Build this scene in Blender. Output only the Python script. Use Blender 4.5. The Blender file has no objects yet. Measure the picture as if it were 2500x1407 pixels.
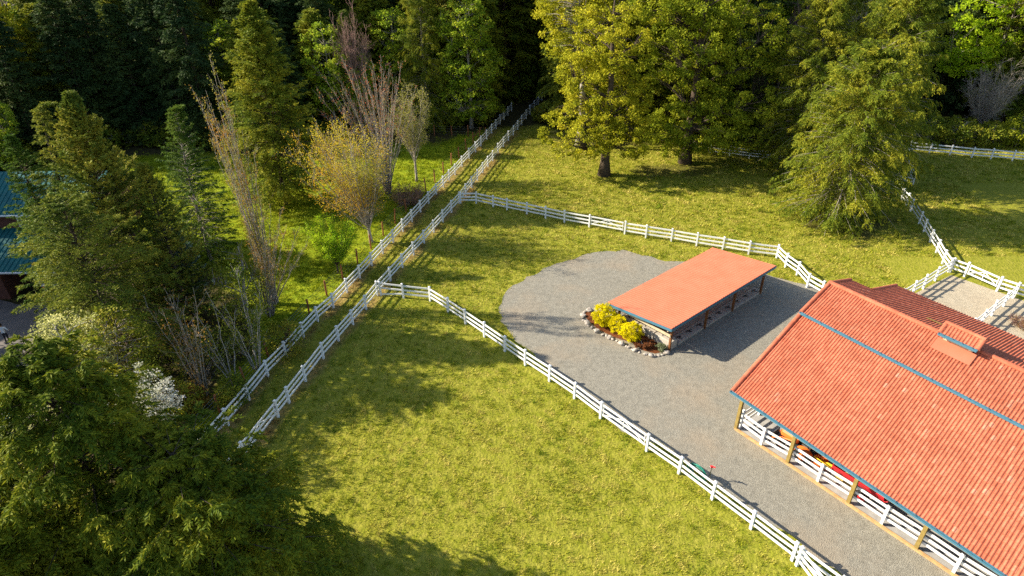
import bpy, math, random
import numpy as np
from mathutils import Matrix, Vector
R = math.radians
SC = bpy.context.scene
COL = SC.collection

# ---------------------------------------------------------------- camera
FPX, PITCH, ROLL, HC = 1550.0, 0.540732, 0.0092996, 28.2746
_f = np.array([0, math.cos(PITCH), -math.sin(PITCH)]); _r = np.array([1., 0, 0]); _d = np.cross(_f, _r)
_c, _s = math.cos(ROLL), math.sin(ROLL)
RM = np.array([_c*_r + _s*_d, -_s*_r + _c*_d, _f])
cam = bpy.data.cameras.new('camera'); co = bpy.data.objects.new('camera', cam); COL.objects.link(co)
cam.sensor_width = 36; cam.lens = FPX/2500*36; cam.clip_start = 0.5; cam.clip_end = 5000
co.matrix_world = Matrix([[RM[0][i], -RM[1][i], -RM[2][i], (0, 0, HC)[i]] for i in range(3)] + [[0, 0, 0, 1]])
SC.camera = co

# ---------------------------------------------------------------- sky, sun, exposure
SUN_AZ, SUN_EL = 171.6, 30.5            # direction towards the sun, degrees from +X
w = bpy.data.worlds.new('World'); SC.world = w; w.use_nodes = True
nt = w.node_tree; bg = nt.nodes['Background']
sky = nt.nodes.new('ShaderNodeTexSky'); sky.sky_type = 'NISHITA'; sky.sun_disc = False
sky.sun_elevation = R(SUN_EL); sky.sun_rotation = R(90 - SUN_AZ)
nt.links.new(sky.outputs[0], bg.inputs[0]); bg.inputs[1].default_value = 0.10
sl = bpy.data.lights.new('sun', 'SUN'); so = bpy.data.objects.new('sun', sl); COL.objects.link(so)
sl.energy = 5.0; sl.angle = R(0.5); sl.color = (1.0, 0.89, 0.71)
_sd = Vector((math.cos(R(SUN_EL))*math.cos(R(SUN_AZ)), math.cos(R(SUN_EL))*math.sin(R(SUN_AZ)), math.sin(R(SUN_EL))))
so.rotation_euler = _sd.to_track_quat('Z', 'Y').to_euler(); so.location = (-40, 20, 60)
SC.view_settings.view_transform = 'Standard'; SC.view_settings.look = 'None'
SC.view_settings.exposure = 1.3; SC.view_settings.gamma = 1
cy = SC.cycles; cy.max_bounces = 5; cy.diffuse_bounces = 3; cy.glossy_bounces = 2; cy.transmission_bounces = 3
cy.transparent_max_bounces = 4; cy.use_denoising = False; cy.sample_clamp_indirect = 4

# ---------------------------------------------------------------- helpers
def at(px, py, z=0.0):
    """point of the world at height z seen at a pixel of the 2500 px wide photograph"""
    d = np.array([(px-1250)/FPX, (py-703.5)/FPX, 1.0]) @ RM
    return d*((z-HC)/d[2]) + np.array([0, 0, HC])
def g2(px, py): return at(px, py)[:2]
def pix(X):
    c = RM @ (np.asarray(X, float) - [0, 0, HC]); return 1250+FPX*c[0]/c[2], 703.5+FPX*c[1]/c[2]
def height_to(base, py):
    """height of an upright thing on ground point base whose top is seen at row py"""
    lo, hi = 0.2, 60
    for _ in range(50):
        m = (lo+hi)/2
        if pix((base[0], base[1], m))[1] > py: lo = m
        else: hi = m
    return lo
def azv(a): return np.array([math.cos(R(a)), math.sin(R(a)), 0.0])

def tag(o, label=None, cat=None, group=None, kind=None):
    for k, v in (('label', label), ('category', cat), ('group', group), ('kind', kind)):
        if v: o[k] = v
    return o
def empty(name, loc, label=None, cat=None, group=None, rz=0):
    o = bpy.data.objects.new(name, None); COL.objects.link(o); o.location = loc; o.rotation_euler = (0, 0, rz)
    o.empty_display_size = 0.2
    return tag(o, label, cat, group)
def link(name, me, parent=None, loc=(0, 0, 0)):
    o = bpy.data.objects.new(name, me); COL.objects.link(o); o.parent = parent; o.location = loc
    return o
def npmesh(name, V, F, mat, smooth=False, col=None):
    """mesh from vertex array and a list of face arrays (n,3)/(n,4)"""
    V = np.asarray(V, np.float32)
    if isinstance(F, np.ndarray): F = [F]
    F = [np.asarray(f, np.int32) for f in F if len(f)]
    me = bpy.data.meshes.new(name)
    me.vertices.add(len(V)); me.vertices.foreach_set('co', V.ravel())
    idx = np.concatenate([f.ravel() for f in F]); tot = np.concatenate([np.full(len(f), f.shape[1], np.int32) for f in F])
    st = np.concatenate([[0], np.cumsum(tot)[:-1]]).astype(np.int32)
    me.loops.add(len(idx)); me.loops.foreach_set('vertex_index', idx)
    me.polygons.add(len(tot)); me.polygons.foreach_set('loop_start', st)
    try: me.polygons.foreach_set('loop_total', tot)
    except Exception: pass
    me.polygons.foreach_set('use_smooth', np.full(len(tot), bool(smooth)))
    if col is not None:
        a = me.attributes.new('tint', 'FLOAT_COLOR', 'POINT')
        a.data.foreach_set('color', np.concatenate([col, np.ones((len(col), 1))], 1).astype(np.float32).ravel())
    me.update(calc_edges=True)
    if mat: me.materials.append(mat)
    return me

class MB:
    def __init__(s): s.V = []; s.q = []; s.t = []; s.n = 0
    def add(s, V, q=(), t=()):
        V = np.asarray(V, float).reshape(-1, 3)
        if len(q): s.q.append(np.asarray(q)+s.n)
        if len(t): s.t.append(np.asarray(t)+s.n)
        s.V.append(V); s.n += len(V); return s
    BQ = np.array([[0, 3, 2, 1], [4, 5, 6, 7], [0, 1, 5, 4], [1, 2, 6, 5], [2, 3, 7, 6], [3, 0, 4, 7]])
    def obox(s, c, ax, ay, az):
        """box by centre and three half-axis vectors"""
        c, ax, ay, az = (np.asarray(x, float) for x in (c, ax, ay, az))
        V = [c+i*ax+j*ay+k*az for k in (-1, 1) for i, j in ((-1, -1), (1, -1), (1, 1), (-1, 1))]
        return s.add(V, s.BQ)
    def box(s, c, sx, sy, sz, az=0, bevel=0):
        a = azv(az); b = azv(az+90)
        if not bevel: return s.obox(c, a*sx/2, b*sy/2, (0, 0, sz/2))
        c = np.asarray(c, float); x, y, z = sx/2, sy/2, sz/2; e = bevel; V = []
        for (k, i) in ((-z, e), (-z+e, 0), (z-e, 0), (z, e)):
            X, Y = x-i, y-i
            ch = e if i == 0 else e*.5
            for p in ((-X, -Y+ch), (-X+ch, -Y), (X-ch, -Y), (X, -Y+ch), (X, Y-ch), (X-ch, Y), (-X+ch, Y), (-X, Y-ch)):
                V.append(c + a*p[0] + b*p[1] + np.array([0, 0, k]))
        q = []
        for l in range(3):
            for i in range(8): q.append([l*8+i, l*8+(i+1) % 8, l*8+8+(i+1) % 8, l*8+8+i])
        q += [[7, 6, 1, 0], [6, 5, 2, 1], [5, 4, 3, 2], [24, 25, 30, 31], [25, 26, 29, 30], [26, 27, 28, 29]]
        return s.add(V, q)
    def bar(s, p, q, wd, ht):
        """rectangular bar from p to q"""
        p, q = np.asarray(p, float), np.asarray(q, float); d = q-p; L = np.linalg.norm(d); d = d/L
        sd = np.cross(d, (0, 0, 1.)); n = np.linalg.norm(sd); sd = sd/n if n > 1e-6 else np.array([1., 0, 0]); up = np.cross(sd, d)
        return s.obox((p+q)/2, d*L/2, sd*wd/2, up*ht/2)
    def tube(s, P, r, n=6, cap=True):
        P = np.asarray(P, float); k = len(P); r = np.broadcast_to(np.asarray(r, float), (k,))
        T = np.gradient(P, axis=0); T /= np.linalg.norm(T, axis=1)[:, None]+1e-9
        ref = np.array([0, 0, 1.]) if abs(T[:, 2]).mean() < .8 else np.array([1., 0, 0])
        A = np.cross(T, ref); A /= np.linalg.norm(A, axis=1)[:, None]+1e-9; B = np.cross(T, A)
        an = np.linspace(0, 2*math.pi, n, endpoint=False)
        V = P[:, None]+r[:, None, None]*(np.cos(an)[None, :, None]*A[:, None]+np.sin(an)[None, :, None]*B[:, None])
        i = np.arange(k-1)[:, None]*n; j = np.arange(n)[None]; j2 = (j+1) % n
        q = np.stack([i+j, i+j2, i+n+j2, i+n+j], -1).reshape(-1, 4)
        V = V.reshape(-1, 3); t = []
        if cap:
            V = np.concatenate([V, P[:1], P[-1:]]); a = k*n
            t = [[a, (m+1) % n, m] for m in range(n)]+[[a+1, (k-1)*n+m, (k-1)*n+(m+1) % n] for m in range(n)]
        return s.add(V, q, t)
    def lathe(s, c, prof, n=16, sc=(1, 1)):
        k = len(prof); an = np.linspace(0, 2*math.pi, n, endpoint=False)
        V = [[c[0]+r*math.cos(a)*sc[0], c[1]+r*math.sin(a)*sc[1], c[2]+z] for r, z in prof for a in an]
        return s.add(V, [[i*n+j, i*n+(j+1) % n, (i+1)*n+(j+1) % n, (i+1)*n+j] for i in range(k-1) for j in range(n)])
    def poly(s, pts):
        """flat polygon fan"""
        pts = np.asarray(pts, float); c = pts.mean(0); n = len(pts)
        return s.add(np.concatenate([pts, [c]]), [], [[i, (i+1) % n, n] for i in range(n)])
    def mesh(s, name, mat, smooth=False):
        return npmesh(name, np.concatenate(s.V), [np.concatenate(x) for x in (s.q, s.t) if x], mat, smooth)
    def build(s, name, mat, parent=None, smooth=False):
        me = s.mesh(name, mat, smooth)
        # geometry is given in world space: keep it there under the parent
        o = link(name, me, parent)
        if parent is not None:
            if parent.rotation_euler[2] or parent.type != 'EMPTY' or parent.parent:
                o.matrix_parent_inverse = world(parent).inverted()
            else: o.location = -Vector(parent.location)
        return o
def world(o):
    m = Matrix.LocRotScale(o.location, o.rotation_euler, o.scale)
    return world(o.parent) @ o.matrix_parent_inverse @ m if o.parent else m

# value noise, 2-D, numpy
_rs = np.random.RandomState(5); _N = _rs.rand(256, 256)
def vnoise(x, y, s=1.0, o=0):
    x = np.asarray(x)/s+o*17.3; y = np.asarray(y)/s+o*9.1
    xi = np.floor(x).astype(int); yi = np.floor(y).astype(int); fx = x-xi; fy = y-yi
    fx = fx*fx*(3-2*fx); fy = fy*fy*(3-2*fy)
    g = lambda a, b: _N[a % 256, b % 256]
    return (g(xi, yi)*(1-fx)+g(xi+1, yi)*fx)*(1-fy)+(g(xi, yi+1)*(1-fx)+g(xi+1, yi+1)*fx)*fy
def fnoise(x, y, s=1.0, o=0): return .55*vnoise(x, y, s, o)+.3*vnoise(x, y, s*.47, o+3)+.15*vnoise(x, y, s*.21, o+5)
def sstep(a, b, x): t = np.clip((x-a)/(b-a), 0, 1); return t*t*(3-2*t)
def dseg(x, y, pts):
    """distance to a polyline"""
    d = np.full(np.shape(x), 1e9)
    for (ax, ay), (bx, by) in zip(pts[:-1], pts[1:]):
        vx, vy = bx-ax, by-ay; t = np.clip(((x-ax)*vx+(y-ay)*vy)/(vx*vx+vy*vy), 0, 1)
        d = np.minimum(d, np.hypot(x-ax-t*vx, y-ay-t*vy))
    return d
def inpoly(x, y, pts):
    r = np.zeros(np.shape(x), bool); n = len(pts)
    for i in range(n):
        (ax, ay), (bx, by) = pts[i], pts[(i+1) % n]
        c = ((ay > y) != (by > y)) & (x < (bx-ax)*(y-ay)/(by-ay+1e-12)+ax); r ^= c
    return r

# ---------------------------------------------------------------- materials
def mat(name, col, rough=.7, spec=.3, var=None, scale=3, bump=0, bscale=40, metal=0, detail=4):
    """principled with optional second colour mixed in by noise on world position"""
    m = bpy.data.materials.new(name); m.use_nodes = True; n = m.node_tree.nodes; l = m.node_tree.links; p = n['Principled BSDF']
    p.inputs['Base Color'].default_value = (*col, 1); p.inputs['Roughness'].default_value = rough
    p.inputs['Specular IOR Level'].default_value = spec; p.inputs['Metallic'].default_value = metal
    ge = n.new('ShaderNodeNewGeometry')
    if var:
        t = n.new('ShaderNodeTexNoise'); t.inputs['Scale'].default_value = scale; t.inputs['Detail'].default_value = detail
        l.new(ge.outputs['Position'], t.inputs['Vector'])
        r = n.new('ShaderNodeValToRGB'); r.color_ramp.elements[0].position = .35; r.color_ramp.elements[1].position = .68
        r.color_ramp.elements[0].color = (*col, 1); r.color_ramp.elements[1].color = (*var, 1)
        l.new(t.outputs[0], r.inputs[0]); l.new(r.outputs[0], p.inputs['Base Color'])
    if bump:
        t = n.new('ShaderNodeTexNoise'); t.inputs['Scale'].default_value = bscale; t.inputs['Detail'].default_value = 5
        l.new(ge.outputs['Position'], t.inputs['Vector'])
        b = n.new('ShaderNodeBump'); b.inputs['Strength'].default_value = bump; b.inputs['Distance'].default_value = .03
        l.new(t.outputs[0], b.inputs['Height']); l.new(b.outputs[0], p.inputs['Normal'])
    return m
def leafmat(name, c1, c2, c3=None, trans=.35, rough=.65, clump=.35, spec=.10):
    """foliage: colour varies leaf by leaf and clump by clump, light passes through"""
    m = bpy.data.materials.new(name); m.use_nodes = True; n = m.node_tree.nodes; l = m.node_tree.links; p = n['Principled BSDF']
    ge = n.new('ShaderNodeNewGeometry'); t = n.new('ShaderNodeTexNoise'); t.inputs['Scale'].default_value = clump; t.inputs['Detail'].default_value = 3
    l.new(ge.outputs['Position'], t.inputs['Vector'])
    a = n.new('ShaderNodeMath'); a.operation = 'MULTIPLY_ADD'; a.inputs[1].default_value = .5; l.new(ge.outputs['Random Per Island'], a.inputs[0])
    b = n.new('ShaderNodeMath'); b.operation = 'MULTIPLY_ADD'; b.inputs[1].default_value = 1.6; b.inputs[2].default_value = -.55
    l.new(t.outputs[0], b.inputs[0]); l.new(b.outputs[0], a.inputs[2])
    r = n.new('ShaderNodeValToRGB'); e = r.color_ramp.elements; e[0].position = .15; e[1].position = .85
    e[0].color = (*c1, 1); e[1].color = (*(c3 or c2), 1)
    if c3: x = e.new(.5); x.color = (*c2, 1)
    l.new(a.outputs[0], r.inputs[0]); l.new(r.outputs[0], p.inputs['Base Color'])
    p.inputs['Roughness'].default_value = rough; p.inputs['Specular IOR Level'].default_value = spec
    tr = n.new('ShaderNodeBsdfTranslucent'); mx = n.new('ShaderNodeMixShader'); mx.inputs[0].default_value = trans
    l.new(r.outputs[0], tr.inputs[0]); l.new(p.outputs[0], mx.inputs[1]); l.new(tr.outputs[0], mx.inputs[2])
    l.new(mx.outputs[0], n['Material Output'].inputs[0])
    return m
M = {}
M['white'] = mat('white_vinyl', (.80, .80, .79), .45, .4, (.70, .71, .70), 2.5)
M['brownpost'] = mat('cedar_post', (.30, .115, .045), .8, .2, (.20, .08, .035), 8, .3)
M['wire'] = mat('wire', (.25, .26, .25), .5, .5, metal=.6)
M['bark'] = mat('bark', (.10, .075, .055), .9, .1, (.055, .042, .032), 6, .6, 25)
M['palebark'] = mat('pale_bark', (.36, .32, .27), .85, .1, (.2, .17, .14), 5, .3, 25)
M['whitebark'] = mat('white_bark', (.50, .47, .42), .8, .1, (.25, .23, .2), 6, .3, 25)
M['pinkbark'] = mat('pink_bark', (.30, .19, .16), .85, .1, (.22, .13, .11), 4)
M['tealpaint'] = mat('teal_fascia', (.055, .155, .22), .55, .3, (.045, .13, .19), 4)
M['cream'] = mat('cream_paint', (.5, .42, .29), .6, .3, (.42, .34, .22), 3)
M['brownwood'] = mat('brown_stain', (.20, .085, .03), .7, .2, (.14, .055, .02), 7, .2)
M['olivewood'] = mat('weathered_timber', (.26, .19, .055), .8, .2, (.20, .14, .045), 5, .25)
M['plank'] = mat('pale_plank', (.48, .31, .14), .8, .2, (.36, .22, .1), 4, .2)
M['concrete'] = mat('concrete', (.44, .40, .34), .85, .2, (.36, .33, .28), 2.5, .3, 30)
M['greyconc'] = mat('grey_concrete', (.36, .35, .33), .85, .2, (.28, .27, .26), 2.5, .3, 30)
M['dark'] = mat('recess_shade', (.03, .03, .03), .9, .1)  # near-black colour standing in for the shade inside holes and openings
M['rock'] = mat('rock', (.42, .38, .33), .9, .2, (.25, .22, .19), 5, .5, 14)
M['mulch'] = mat('bark_mulch', (.16, .055, .02), .95, .1, (.08, .03, .012), 9, 1, 30)
M['orange'] = mat('orange_paint', (.75, .17, .03), .4, .5)
M['red'] = mat('red_paint', (.62, .02, .03), .45, .5, (.45, .02, .025), 3)
M['rubber'] = mat('rubber', (.02, .02, .02), .85, .2)
M['steel'] = mat('steel', (.3, .3, .3), .4, .5, metal=.8)
M['black'] = mat('black_plastic', (.025, .025, .027), .5, .4)
M['yellow'] = mat('yellow_paint', (.7, .5, .03), .5, .4)
M['hay'] = mat('hay', (.42, .30, .10), .95, .1, (.28, .18, .06), 14, 1, 40)
M['barnboard'] = mat('barn_boards', (.10, .07, .05), .85, .2, (.07, .05, .035), 5, .3)
M['hose'] = mat('green_hose', (.01, .20, .14), .5, .4)
M['brick'] = mat('brick', (.17, .07, .05), .9, .2, (.11, .05, .04), 6, .4, 20)
M['tealroof'] = mat('teal_metal_roof', (.010, .12, .118), .7, .2, (.012, .095, .10), .8)
M['glass'] = mat('window_glass', (.03, .04, .05), .1, .6)
M['skin'] = mat('skin', (.5, .3, .22), .6, .3)
M['shirt'] = mat('white_shirt', (.72, .75, .80), .9, .2)
M['trousers'] = mat('dark_trousers', (.03, .03, .04), .9, .2)
M['hair'] = mat('brown_hair', (.04, .025, .015), .8, .3)
M['turq'] = mat('turquoise_sheet', (.02, .33, .42), .6, .3)
M['asphalt'] = mat('asphalt', (.17, .15, .14), .9, .2, (.12, .11, .10), .8, .4, 30)
M['salmon'] = mat('red_metal_roof', (.47, .150, .088), .65, .2, (.43, .132, .074), .9)
# foliage
L = {}
L['spruce'] = leafmat('spruce_needles', (0.073, 0.127, 0.020), (0.179, 0.213, 0.025), (0.360, 0.314, 0.037), .22)
L['hemlock'] = leafmat('hemlock_needles', (0.072, 0.115, 0.017), (0.166, 0.200, 0.022), (0.285, 0.284, 0.031), .3)
L['brighthem'] = leafmat('bright_needles', (.04, .085, .014), (.085, .15, .018), (.16, .22, .025), .32)
L['cedar'] = leafmat('cedar_fronds', (0.084, 0.132, 0.013), (0.187, 0.222, 0.017), (0.345, 0.319, 0.024), .32)
L['nearcedar'] = leafmat('near_cedar_fronds', (0.057, 0.099, 0.010), (0.143, 0.182, 0.013), (0.287, 0.273, 0.018), .3)
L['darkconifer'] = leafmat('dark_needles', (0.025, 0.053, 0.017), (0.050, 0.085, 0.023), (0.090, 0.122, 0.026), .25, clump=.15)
L['bluespruce'] = leafmat('blue_needles', (0.054, 0.101, 0.081), (0.121, 0.203, 0.162), None, .2)
L['maple'] = leafmat('maple_leaves', (.15, .175, .010), (.36, .365, .016), (.58, .52, .035), .42)
L['maple2'] = leafmat('green_maple_leaves', (.12, .17, .012), (.26, .31, .016), (.43, .44, .032), .42)
L['lime'] = leafmat('lime_leaves', (0.203, 0.324, 0.011), (0.365, 0.513, 0.016), (0.513, 0.621, 0.027), .5)
L['alder'] = leafmat('alder_leaves', (0.143, 0.223, 0.016), (0.264, 0.373, 0.022), (0.486, 0.504, 0.041), .4)
L['olive'] = leafmat('young_olive_leaves', (0.194, 0.211, 0.034), (0.356, 0.341, 0.061), (0.486, 0.438, 0.095), .4)
L['orangebud'] = leafmat('orange_budding_leaves', (0.446, 0.176, 0.027), (0.459, 0.297, 0.027), (0.432, 0.365, 0.034), .4, clump=.25)
L['goldbud'] = leafmat('gold_budding_leaves', (.50, .26, .02), (.56, .43, .03), (.44, .43, .03), .4, clump=.25)
L['redbud'] = leafmat('red_budding_leaves', (0.459, 0.095, 0.047), (0.446, 0.176, 0.068), (0.378, 0.270, 0.081), .35)
L['poplarbud'] = leafmat('poplar_budding_leaves', (0.405, 0.189, 0.027), (0.324, 0.257, 0.041), (0.230, 0.257, 0.041), .4)
L['limebush'] = leafmat('bright_shrub_leaves', (0.176, 0.341, 0.011), (0.316, 0.486, 0.014), (0.439, 0.551, 0.020), .45)
L['yellow'] = leafmat('yellow_shrub_leaves', (.52, .44, .004), (.78, .68, .005), (.85, .78, .010), .35, clump=1.2)
L['blossom'] = leafmat('white_blossom', (.34, .36, .22), (.58, .58, .48), (.75, .74, .70), .4, clump=.5)
L['pale'] = leafmat('pale_young_leaves', (0.270, 0.311, 0.081), (0.459, 0.459, 0.149), (0.675, 0.648, 0.297), .45, clump=.5)
L['rust'] = leafmat('rust_leaves', (.13, .065, .015), (.24, .13, .025), (.36, .21, .04), .35)
L['undergreen'] = leafmat('undergrowth_leaves', (0.097, 0.145, 0.016), (0.211, 0.244, 0.020), (0.356, 0.308, 0.034), .35)
L['brownshrub'] = leafmat('brown_shrub_leaves', (0.162, 0.054, 0.020), (0.270, 0.108, 0.041), None, .3)
L['greyshrub'] = leafmat('grey_green_leaves', (0.121, 0.149, 0.081), (0.230, 0.257, 0.135), None, .3)
L['grass'] = None

# ================================================================ GROUND
A_PTS = [(-21.4, 17.5), (-18.6, 28.7), (-16.6, 37.5), (-14.7, 44.2), (-8.0, 70.3), (-5.4, 80.1), (-2.7, 90.8), (0.2, 102.5)]
B_PTS = [(-18.2, 18.6), (-16.1, 27.5), (-13.9, 37.3), (-11.4, 46.0), (-5.6, 65.9), (-2.9, 77.0), (0.4, 89.9), (3.1, 100.7), (5.2, 109)]
GRAVEL_PX = [(1222, 740), (1232, 715), (1262, 690), (1300, 672), (1345, 650), (1400, 632), (1450, 617), (1520, 611), (1570, 622), (1625, 640), (1700, 640),
             (1800, 650), (1905, 680), (1985, 700), (2060, 760), (2300, 900), (2500, 1040), (2700, 1200), (2600, 1700), (2110, 1440), (2040, 1393), (1945, 1325),
             (1850, 1258), (1757, 1192), (1680, 1135), (1600, 1080), (1560, 1075), (1500, 1040), (1440, 985), (1390, 943), (1345, 905), (1300, 865), (1240, 812), (1222, 785)]
GRAVEL = [tuple(g2(*p)) for p in GRAVEL_PX]
def wobble(poly, amp, step, seed):
    rnd = random.Random(seed); out = []
    for (ax, ay), (bx, by) in zip(poly, poly[1:]+poly[:1]):
        L_ = math.hypot(bx-ax, by-ay); n = max(1, int(L_/step)); nx, ny = -(by-ay)/L_, (bx-ax)/L_
        for k in range(n):
            t = k/n; j = rnd.uniform(-amp, amp); out.append((ax+(bx-ax)*t+nx*j, ay+(by-ay)*t+ny*j))
    return out
PEN = [tuple(g2(*p)) for p in ((2322, 672), (2500, 735), (2640, 770), (2640, 1000), (2400, 900), (2150, 760))]
YARD = [(-41.5, 45.2), (-33.5, 44.5), (-30.5, 40), (-29.5, 33), (-31, 26), (-34, 18), (-75, 14), (-75, 48), (-50, 48)]

def zones(x, y):
    """real ground cover: lush (0..1), straw strip (0..1), woodland floor (0..1)"""
    wob = (fnoise(x, y, 3.0, 1)-.5)
    ax = np.interp(y, [p[1] for p in A_PTS], [p[0] for p in A_PTS])
    lush = sstep(-.3, .6, ax-x-.9+wob*.8)
    dA, dB = dseg(x, y, A_PTS), dseg(x, y, B_PTS)
    straw = np.maximum(sstep(.75, .1, dA+wob*1.3), sstep(.8, .1, dB+wob*1.3))*sstep(100, 88, y)
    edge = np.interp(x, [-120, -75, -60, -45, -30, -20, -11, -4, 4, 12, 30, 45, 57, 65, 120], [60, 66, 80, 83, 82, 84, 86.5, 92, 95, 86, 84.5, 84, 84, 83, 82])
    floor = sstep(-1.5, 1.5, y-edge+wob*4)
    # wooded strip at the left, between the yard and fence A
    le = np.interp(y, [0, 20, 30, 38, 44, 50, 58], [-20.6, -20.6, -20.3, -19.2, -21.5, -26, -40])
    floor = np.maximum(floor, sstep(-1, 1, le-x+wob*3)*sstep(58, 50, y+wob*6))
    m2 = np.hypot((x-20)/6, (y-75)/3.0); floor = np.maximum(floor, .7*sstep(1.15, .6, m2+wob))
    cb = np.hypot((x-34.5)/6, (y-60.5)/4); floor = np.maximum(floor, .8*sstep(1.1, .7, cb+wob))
    return lush, straw, floor
xs = np.unique(np.concatenate([np.linspace(-62, 72, 336), np.array([-3000, -1200, -600, -350, -220, -160, -120, -95, -80, -70, 80, 95, 120, 160, 220, 350, 600, 1200, 3000])]))
ys = np.unique(np.concatenate([np.linspace(8, 112, 262), np.array([-1500, -500, -200, -90, -50, -25, -10, 0, 5, 120, 135, 160, 220, 350, 600, 1200, 4000])]))
X, Y = np.meshgrid(xs, ys); x, y = X.ravel(), Y.ravel()
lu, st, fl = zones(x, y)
nx_, ny_ = len(xs), len(ys); i = np.arange(ny_-1)[:, None]*nx_+np.arange(nx_-1)[None]; i = i.ravel()
gm = bpy.data.materials.new('ground_cover'); gm.use_nodes = True
def ground_material(m):
    n = m.node_tree.nodes; l = m.node_tree.links; p = n['Principled BSDF']
    ge = n.new('ShaderNodeNewGeometry'); at_ = n.new('ShaderNodeAttribute'); at_.attribute_name = 'tint'
    sp = n.new('ShaderNodeSeparateColor'); l.new(at_.outputs['Color'], sp.inputs[0])
    def noise(s, d=4):
        t = n.new('ShaderNodeTexNoise'); t.inputs['Scale'].default_value = s; t.inputs['Detail'].default_value = d; l.new(ge.outputs['Position'], t.inputs['Vector']); return t
    def ramp(t, a, b, c1, c2):
        r = n.new('ShaderNodeValToRGB'); e = r.color_ramp.elements; e[0].position = a; e[1].position = b; e[0].color = (*c1, 1); e[1].color = (*c2, 1); l.new(t.outputs[0], r.inputs[0]); return r
    def mix(f, a, b):
        x = n.new('ShaderNodeMix'); x.data_type = 'RGBA'; l.new(f, x.inputs[0]); l.new(a.outputs[0] if not hasattr(a, 'default_value') else a, x.inputs[6]); l.new(b.outputs[0], x.inputs[7]); return x.outputs[2]
    pasture = ramp(noise(2.2, 6), .3, .75, (.17, .185, .012), (.28, .26, .04))
    lushc = ramp(noise(1.1, 5), .35, .7, (.15, .21, .006), (.27, .30, .012))
    straw = ramp(noise(3, 5), .35, .65, (.30, .20, .07), (.15, .13, .03))
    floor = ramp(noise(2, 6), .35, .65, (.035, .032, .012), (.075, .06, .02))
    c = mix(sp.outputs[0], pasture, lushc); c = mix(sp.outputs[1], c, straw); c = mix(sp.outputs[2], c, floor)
    l.new(c, p.inputs['Base Color']); p.inputs['Roughness'].default_value = .95; p.inputs['Specular IOR Level'].default_value = .1
    b = n.new('ShaderNodeBump'); b.inputs['Strength'].default_value = .9; b.inputs['Distance'].default_value = .12
    l.new(noise(5, 8).outputs[0], b.inputs['Height']); l.new(b.outputs[0], p.inputs['Normal'])
ground_material(gm)
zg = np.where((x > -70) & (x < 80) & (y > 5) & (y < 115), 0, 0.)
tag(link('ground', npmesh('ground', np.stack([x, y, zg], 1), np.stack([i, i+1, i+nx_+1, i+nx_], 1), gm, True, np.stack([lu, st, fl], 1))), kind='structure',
    label='mown pasture, lawn and woodland floor', cat='ground')

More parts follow.
